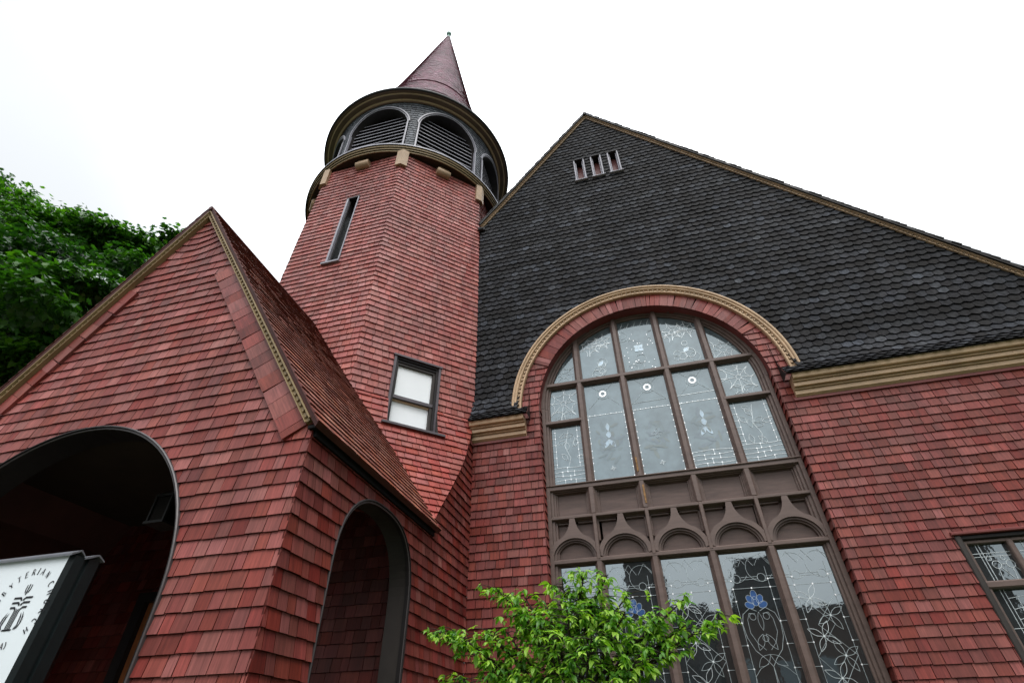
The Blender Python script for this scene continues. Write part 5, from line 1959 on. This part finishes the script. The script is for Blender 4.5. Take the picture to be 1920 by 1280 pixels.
# background maple
mp = thing('maple_tree', 'large dark green maple tree rising behind the left side of the porch', 'tree', (-20.5, 0.5, 0))
O = Vector((-20.5, 0.5, 0))
rng = random.Random(1234)
mb = MB()
mb.tube([(0, 0, -0.2), (0.1, 0.1, 2.5), (-0.1, 0.2, 6), (0.2, 0.1, 10), (0, 0, 15), (-0.8, 0, 19.5)], [0.62, 0.5, 0.42, 0.33, 0.2, 0.05], BARK, 10)
clumps = []
lim = []
def clump_r(c):
    return c
spec = []
# (x, y, z, radius) of leaf masses, world coordinates
spec += [(-25.5, -0.5, 20.2, 2.2), (-22.4, -1.0, 17.3, 1.9), (-27.6, 0.3, 17.8, 2.6), (-19.9, -1.1, 15.5, 1.5), (-22.6, 1.6, 15.4, 2.1),
         (-16.9, -0.8, 13.4, 0.9), (-15.6, -0.9, 12.4, 1.1), (-18.2, -1.5, 13.0, 1.4), (-13.4, 0.0, 12.6, 0.8), (-12.2, 0.4, 12.6, 0.6), (-14.3, 1.6, 12.2, 1.7),
         (-20.8, -2.6, 15.2, 2.1), (-23.8, -2.6, 16.2, 2.1), (-17.0, -3.0, 12.6, 1.9), (-19.6, -3.2, 13.2, 2.0), (-22.5, -3.6, 13.3, 2.1),
         (-15.2, -2.2, 11.3, 1.6), (-17.6, -3.6, 10.7, 1.9), (-20.3, -4.0, 11.1, 2.0), (-14.2, -1.2, 9.8, 1.6), (-16.2, -3.0, 9.0, 1.8),
         (-18.8, -4.0, 8.8, 1.9), (-13.2, 0.6, 10.9, 1.5), (-12.6, 0.8, 8.6, 1.6), (-14.6, -2.0, 7.6, 1.6), (-17.2, -3.4, 7.2, 1.7), (-24.6, 2.0, 13.0, 2.6),
         (-18.2, 2.6, 12.0, 2.6), (-16.4, 2.4, 9.0, 2.4), (-21.8, 2.2, 9.5, 2.8), (-21.5, 1.0, 16.9, 1.3), (-29.5, 1.0, 21.4, 2.2), (-12.0, 1.5, 11.6, 1.2), (-26.5, -2.5, 14.5, 2.3)]
for (x, y, z, r) in spec:
    c = Vector((x, y, z)) - O
    h = min(max(4.0, c.z - 3.2 - 0.25 * math.hypot(c.x, c.y)), 17)
    m1 = Vector((c.x * 0.45, c.y * 0.45, h + (c.z - h) * 0.6))
    mb.tube([(0, 0, h), tuple(m1), tuple(c)], [0.15, 0.09, 0.03], BARK, 6)
    for k in range(7):
        e = c + Vector((rng.gauss(0, 1), rng.gauss(0, 1), rng.gauss(0, 0.5))).normalized() * r * 0.85
        mb.tube([tuple(c * 0.8 + m1 * 0.2), tuple((c + e) / 2 + Vector((0, 0, 0.1))), tuple(e)], [0.035, 0.022, 0.01], BARK, 4, cap=False)
mb.build('trunk', mp)
mb = MB()
sub = []
for (x, y, z, r) in spec:
    n_ = max(3, int(1.9 * r * r + 2))
    for k in range(n_):
        v = Vector((rng.gauss(0, 1), rng.gauss(0, 1), rng.gauss(0, 1))).normalized() * r * rng.uniform(0.45, 0.8)
        sub.append((x + v.x, y + v.y, z + v.z * 0.85, r * rng.uniform(0.32, 0.5)))
sub += [(-23.4, -1.0, 19.6, 1.00), (-19.4, -1.5, 16.9, 0.77), (-18.8, -1.0, 16.6, 0.70), (-18.1, -2.0, 14.8, 0.95), (-19.9, 0.0, 18.1, 0.55), (-17.5, -0.5, 16.6, 0.53),
        (-17.3, 0.0, 16.6, 0.51), (-17.9, 0.0, 16.2, 0.75), (-17.1, 0.5, 15.9, 0.67), (-16.6, 0.5, 16.5, 0.44), (-16.0, 0.5, 16.3, 0.44), (-16.0, 1.0, 17.1, 0.31), (-15.6, 1.0, 17.2, 0.25),
        (-15.2, 0.0, 14.4, 0.63), (-17.0, -0.2, 16.3, 0.5), (-18.0, -0.4, 17.0, 0.45), (-20.3, -0.5, 18.0, 0.6), (-14.1, -2.5, 12.0, 0.64), (-12.2, -2.5, 10.3, 0.53), (-11.8, -2.0, 10.5, 0.47), (-12.1, -3.0, 9.4, 0.58), (-11.9, -1.5, 10.5, 0.40),
        (-13.3, -3.0, 10.4, 0.56), (-17.3, -1.0, 14.9, 0.54)]
spec = sub
for (x, y, z, r) in spec:
    c = Vector((x, y, z)) - O
    ctone = rng.uniform(-0.25, 0.28)
    nsp = int(58 * r * r + 24)
    for k in range(nsp):
        v = Vector((rng.gauss(0, 1), rng.gauss(0, 1), rng.gauss(0, 1))).normalized()
        rad = r * rng.uniform(0.3, 1.0) ** 0.5
        p0 = c + Vector((v.x * rad * 1.15, v.y * rad * 1.15, v.z * rad * 0.45))
        outd = Vector((v.x, v.y, 0.25 * v.z - 0.12))
        if outd.length < 0.1:
            outd = Vector((1, 0, 0))
        outd.normalize()
        tn = 0.45 + ctone + rng.uniform(-0.12, 0.12)
        nl = rng.randint(11, 17)
        for q in range(nl):
            off = Vector((rng.gauss(0, 0.20), rng.gauss(0, 0.20), rng.gauss(0, 0.05)))
            pp = p0 + outd * rng.uniform(-0.15, 0.35) + off
            dd = outd + Vector((rng.uniform(-1, 1), rng.uniform(-1, 1), rng.uniform(-0.65, 0.1)))
            L = rng.uniform(0.12, 0.21)
            add_leaf(mb, pp, dd, Vector((rng.uniform(-.4, .4), rng.uniform(-.4, .4), 1)), L, L * 0.72, (min(1, max(0, tn + rng.uniform(-0.25, 0.25))), 0, 0), MAPLE, 0.3, MAPLE_L)
mb.build('crown', mp)

# foreground dogwood
dg = thing('dogwood_tree', 'small bright green dogwood with tiered drooping leaves before the arched window', 'tree', (-0.62, -4.25, 0))
O = Vector((-0.62, -4.25, 0))
rng = random.Random(4321)
tb, lb = MB(), MB()
tb.tube([(0, 0, -0.1), (0.02, 0.0, 0.5), (-0.01, 0.02, 1.1), (0.03, 0.0, 1.6), (0.0, 0.02, 2.05), (0.06, -0.02, 2.3)], [0.05, 0.045, 0.038, 0.03, 0.018, 0.006], BARK, 8)
def dtwig(p0, p1, r0, nwh, spread, lf):
    p0, p1 = Vector(p0), Vector(p1)
    mid = p0 * 0.45 + p1 * 0.55 + Vector((0, 0, 0.05))
    tb.tube([tuple(p0), tuple(mid), tuple(p1)], [r0, r0 * 0.6, r0 * 0.25], BARK, 5, cap=False)
    ax = (p1 - p0)
    axh = Vector((ax.x, ax.y, 0))
    axh = axh.normalized() if axh.length > 0.05 else Vector((rng.uniform(-1, 1), rng.uniform(-1, 1), 0)).normalized()
    lat = Vector((-axh.y, axh.x, 0))
    for k in range(nwh):
        f = rng.uniform(0.42, 1.0) if rng.random() < 0.85 else rng.uniform(0.2, 0.5)
        base = p0 * (1 - f) ** 2 + mid * 2 * f * (1 - f) + p1 * f * f
        tip = base + lat * rng.gauss(0, spread * 0.55) + axh * rng.gauss(0, 0.05) + Vector((0, 0, rng.uniform(-0.025, 0.035)))
        tb.tube([tuple(base), tuple((base + tip) / 2 + Vector((0, 0, 0.01))), tuple(tip)], [0.004, 0.003, 0.0015], BARK, 4, cap=False)
        out_ = (tip - base) + axh * 0.05
        out_.z = 0
        out_ = out_.normalized() if out_.length > 0.01 else axh
        tn = rng.uniform(0.3, 0.95) - (0.22 if tip.z < 1.9 else 0.0)  # low whorls darkened, shade under the crown put into leaf colour
        a0 = rng.random() * 6.28
        nn = rng.choice((3, 4, 5, 6, 7))
        ws = rng.uniform(0.7, 1.2)
        for q in range(nn):
            an = a0 + 2 * math.pi * q / nn + rng.uniform(-0.35, 0.35)
            d = Vector((math.cos(an), math.sin(an), 0)) * 0.75 + out_ * 0.55 + Vector((0, 0, rng.uniform(-0.6, 0.22)))
            L = lf * ws * rng.uniform(0.6, 1.2)
            add_leaf(lb, tip + Vector((0, 0, rng.uniform(-0.015, 0.01))), d, Vector((rng.uniform(-.35, .35), rng.uniform(-.35, .35), 1)), L, L * rng.uniform(0.40, 0.52),
                     (min(1, max(0, tn + rng.uniform(-0.22, 0.25))), 0, 0), DOG, rng.uniform(0.15, 0.6))
tiers = [  # (start height, end point in world coordinates, whorls)
    (2.05, (-0.50, -4.25, 2.45), 20), (2.0, (-0.34, -4.30, 2.41), 16), (1.95, (-0.66, -4.25, 2.39), 16), (1.9, (-0.22, -4.2, 2.31), 14),
    (1.9, (-1.14, -4.22, 2.39), 20), (1.85, (-0.92, -4.3, 2.31), 18), (1.85, (-1.0, -4.15, 2.27), 16), (1.8, (-0.80, -4.2, 2.28), 16), (1.75, (0.02, -4.25, 2.17), 16),
    (1.75, (0.14, -4.28, 2.24), 15), (1.72, (0.35, -4.25, 2.13), 20), (1.7, (0.16, -4.2, 2.13), 14), (1.7, (-0.25, -4.4, 2.16), 15), (1.7, (-0.6, -4.5, 2.18), 14),
    (1.62, (-1.56, -4.22, 2.15), 26), (1.62, (-1.42, -4.34, 2.13), 22), (1.6, (-1.2, -4.26, 2.14), 20), (1.6, (-1.05, -4.35, 2.11), 16), (1.55, (-0.75, -4.5, 2.03), 16),
    (1.55, (-0.45, -4.6, 2.01), 15), (1.5, (-0.15, -4.45, 1.97), 14), (1.45, (-0.95, -4.0, 1.98), 15), (1.40, (-1.34, -3.9, 1.90), 18),
    (1.40, (-1.50, -4.0, 1.91), 20), (1.4, (-1.0, -4.3, 1.86), 18), (1.4, (-0.6, -4.5, 1.84), 18), (1.4, (-0.3, -4.3, 1.83), 16),
    (1.85, (-0.5, -3.9, 2.27), 14), (1.8, (-0.15, -3.85, 2.13), 12), (1.3, (-1.35, -4.2, 1.74), 16), (1.3, (0.05, -4.2, 1.76), 12), (1.7, (-0.45, -4.35, 2.25), 16),
]
for h, e, nw in tiers:
    e = Vector(e) - O + Vector((0.02, 0, 0.125))
    dtwig((0.01, 0.01, h), tuple(e), 0.014, int(nw * 3.1), 0.17, 0.055)
tb.build('trunk', dg)
lb.build('crown', dg)

# ------------------------------------------------------------------ houses across the street (seen mirrored in the glass)
HW = paint_mat('house_wall', (0.055, 0.05, 0.048), 0.8, 0.2)
HW2 = paint_mat('house_wall_brick', (0.08, 0.045, 0.035), 0.8, 0.2)
HR = paint_mat('house_roof', (0.03, 0.03, 0.033), 0.8, 0.2)
HG = glass_mat('house_glass', (0.01, 0.012, 0.014), 0.1)
def house(label, x0, x1, y0, y1, eave, ridge, wall, tower=None, block=None):
    h = thing('house', label, 'house', ((x0 + x1) / 2, y0, 0), 'houses across the street')
    ox, oy = (x0 + x1) / 2, y0
    mb = MB()
    mb.box(x0 - ox, x1 - ox, y1 - oy, y0 - oy, 0, eave, wall)
    if tower:
        mb.box(tower[0] - ox, tower[1] - ox, y0 - 2.5 - oy, y0 + 0.3 - oy, 0, tower[2], wall)
    mb.build('wall', h)
    mb = MB()
    ym = (y0 + y1) / 2 - oy
    A = [(x0 - 0.3 - ox, y0 + 0.3 - oy, eave), (x1 + 0.3 - ox, y0 + 0.3 - oy, eave), (x1 + 0.3 - ox, y1 - 0.3 - oy, eave), (x0 - 0.3 - ox, y1 - 0.3 - oy, eave)]
    R0, R1 = (x0 + 1.0 - ox, ym, ridge), (x1 - 1.0 - ox, ym, ridge)
    mb.face([A[0], A[1], R1, R0], HR)
    mb.face([A[2], A[3], R0, R1], HR)
    mb.face([A[1], A[2], R1], HR)
    mb.face([A[3], A[0], R0], HR)
    if block:
        bx0, bx1, zt, sl_ = block
        q = [(bx0 - ox - sl_, eave), (bx1 - ox + 0.1, eave), (bx1 - ox, zt), (bx0 - ox, zt)]
        mb.prism(q, lambda u, v_, w_: (u, w_, v_), y0 - 0.2 - oy, y0 - 2.2 - oy, HR)
    mb.build('roof', h)
    x = x0 + 0.9
    while x < x1 - 1.4:
        for z in (1.2, 4.2):
            if z + 1.6 < eave:
                mb = MB()
                mb.box(x - ox, x + 0.95 - ox, y0 - 0.05 - oy, y0 + 0.04 - oy, z, z + 1.6, HG)
                mb.build('window', h)
        x += 2.3
house('dark house with a square stair turret across the street, mirrored in the second lower light', -14, 2.6, -30, -40, 8.9, 9.3, HW, tower=(-2.2, 0.5, 12.3))
house('dark house with a sloping dormer across the street, mirrored in the fourth lower light', 2.9, 11.2, -30, -39, 8.5, 8.9, HW2, block=(5.3, 7.5, 11.7, 0.9))
house('tall dark house across the street, mirrored in the window at the right', 14.3, 19.7, -30, -33, 14.5, 15.5, HW)
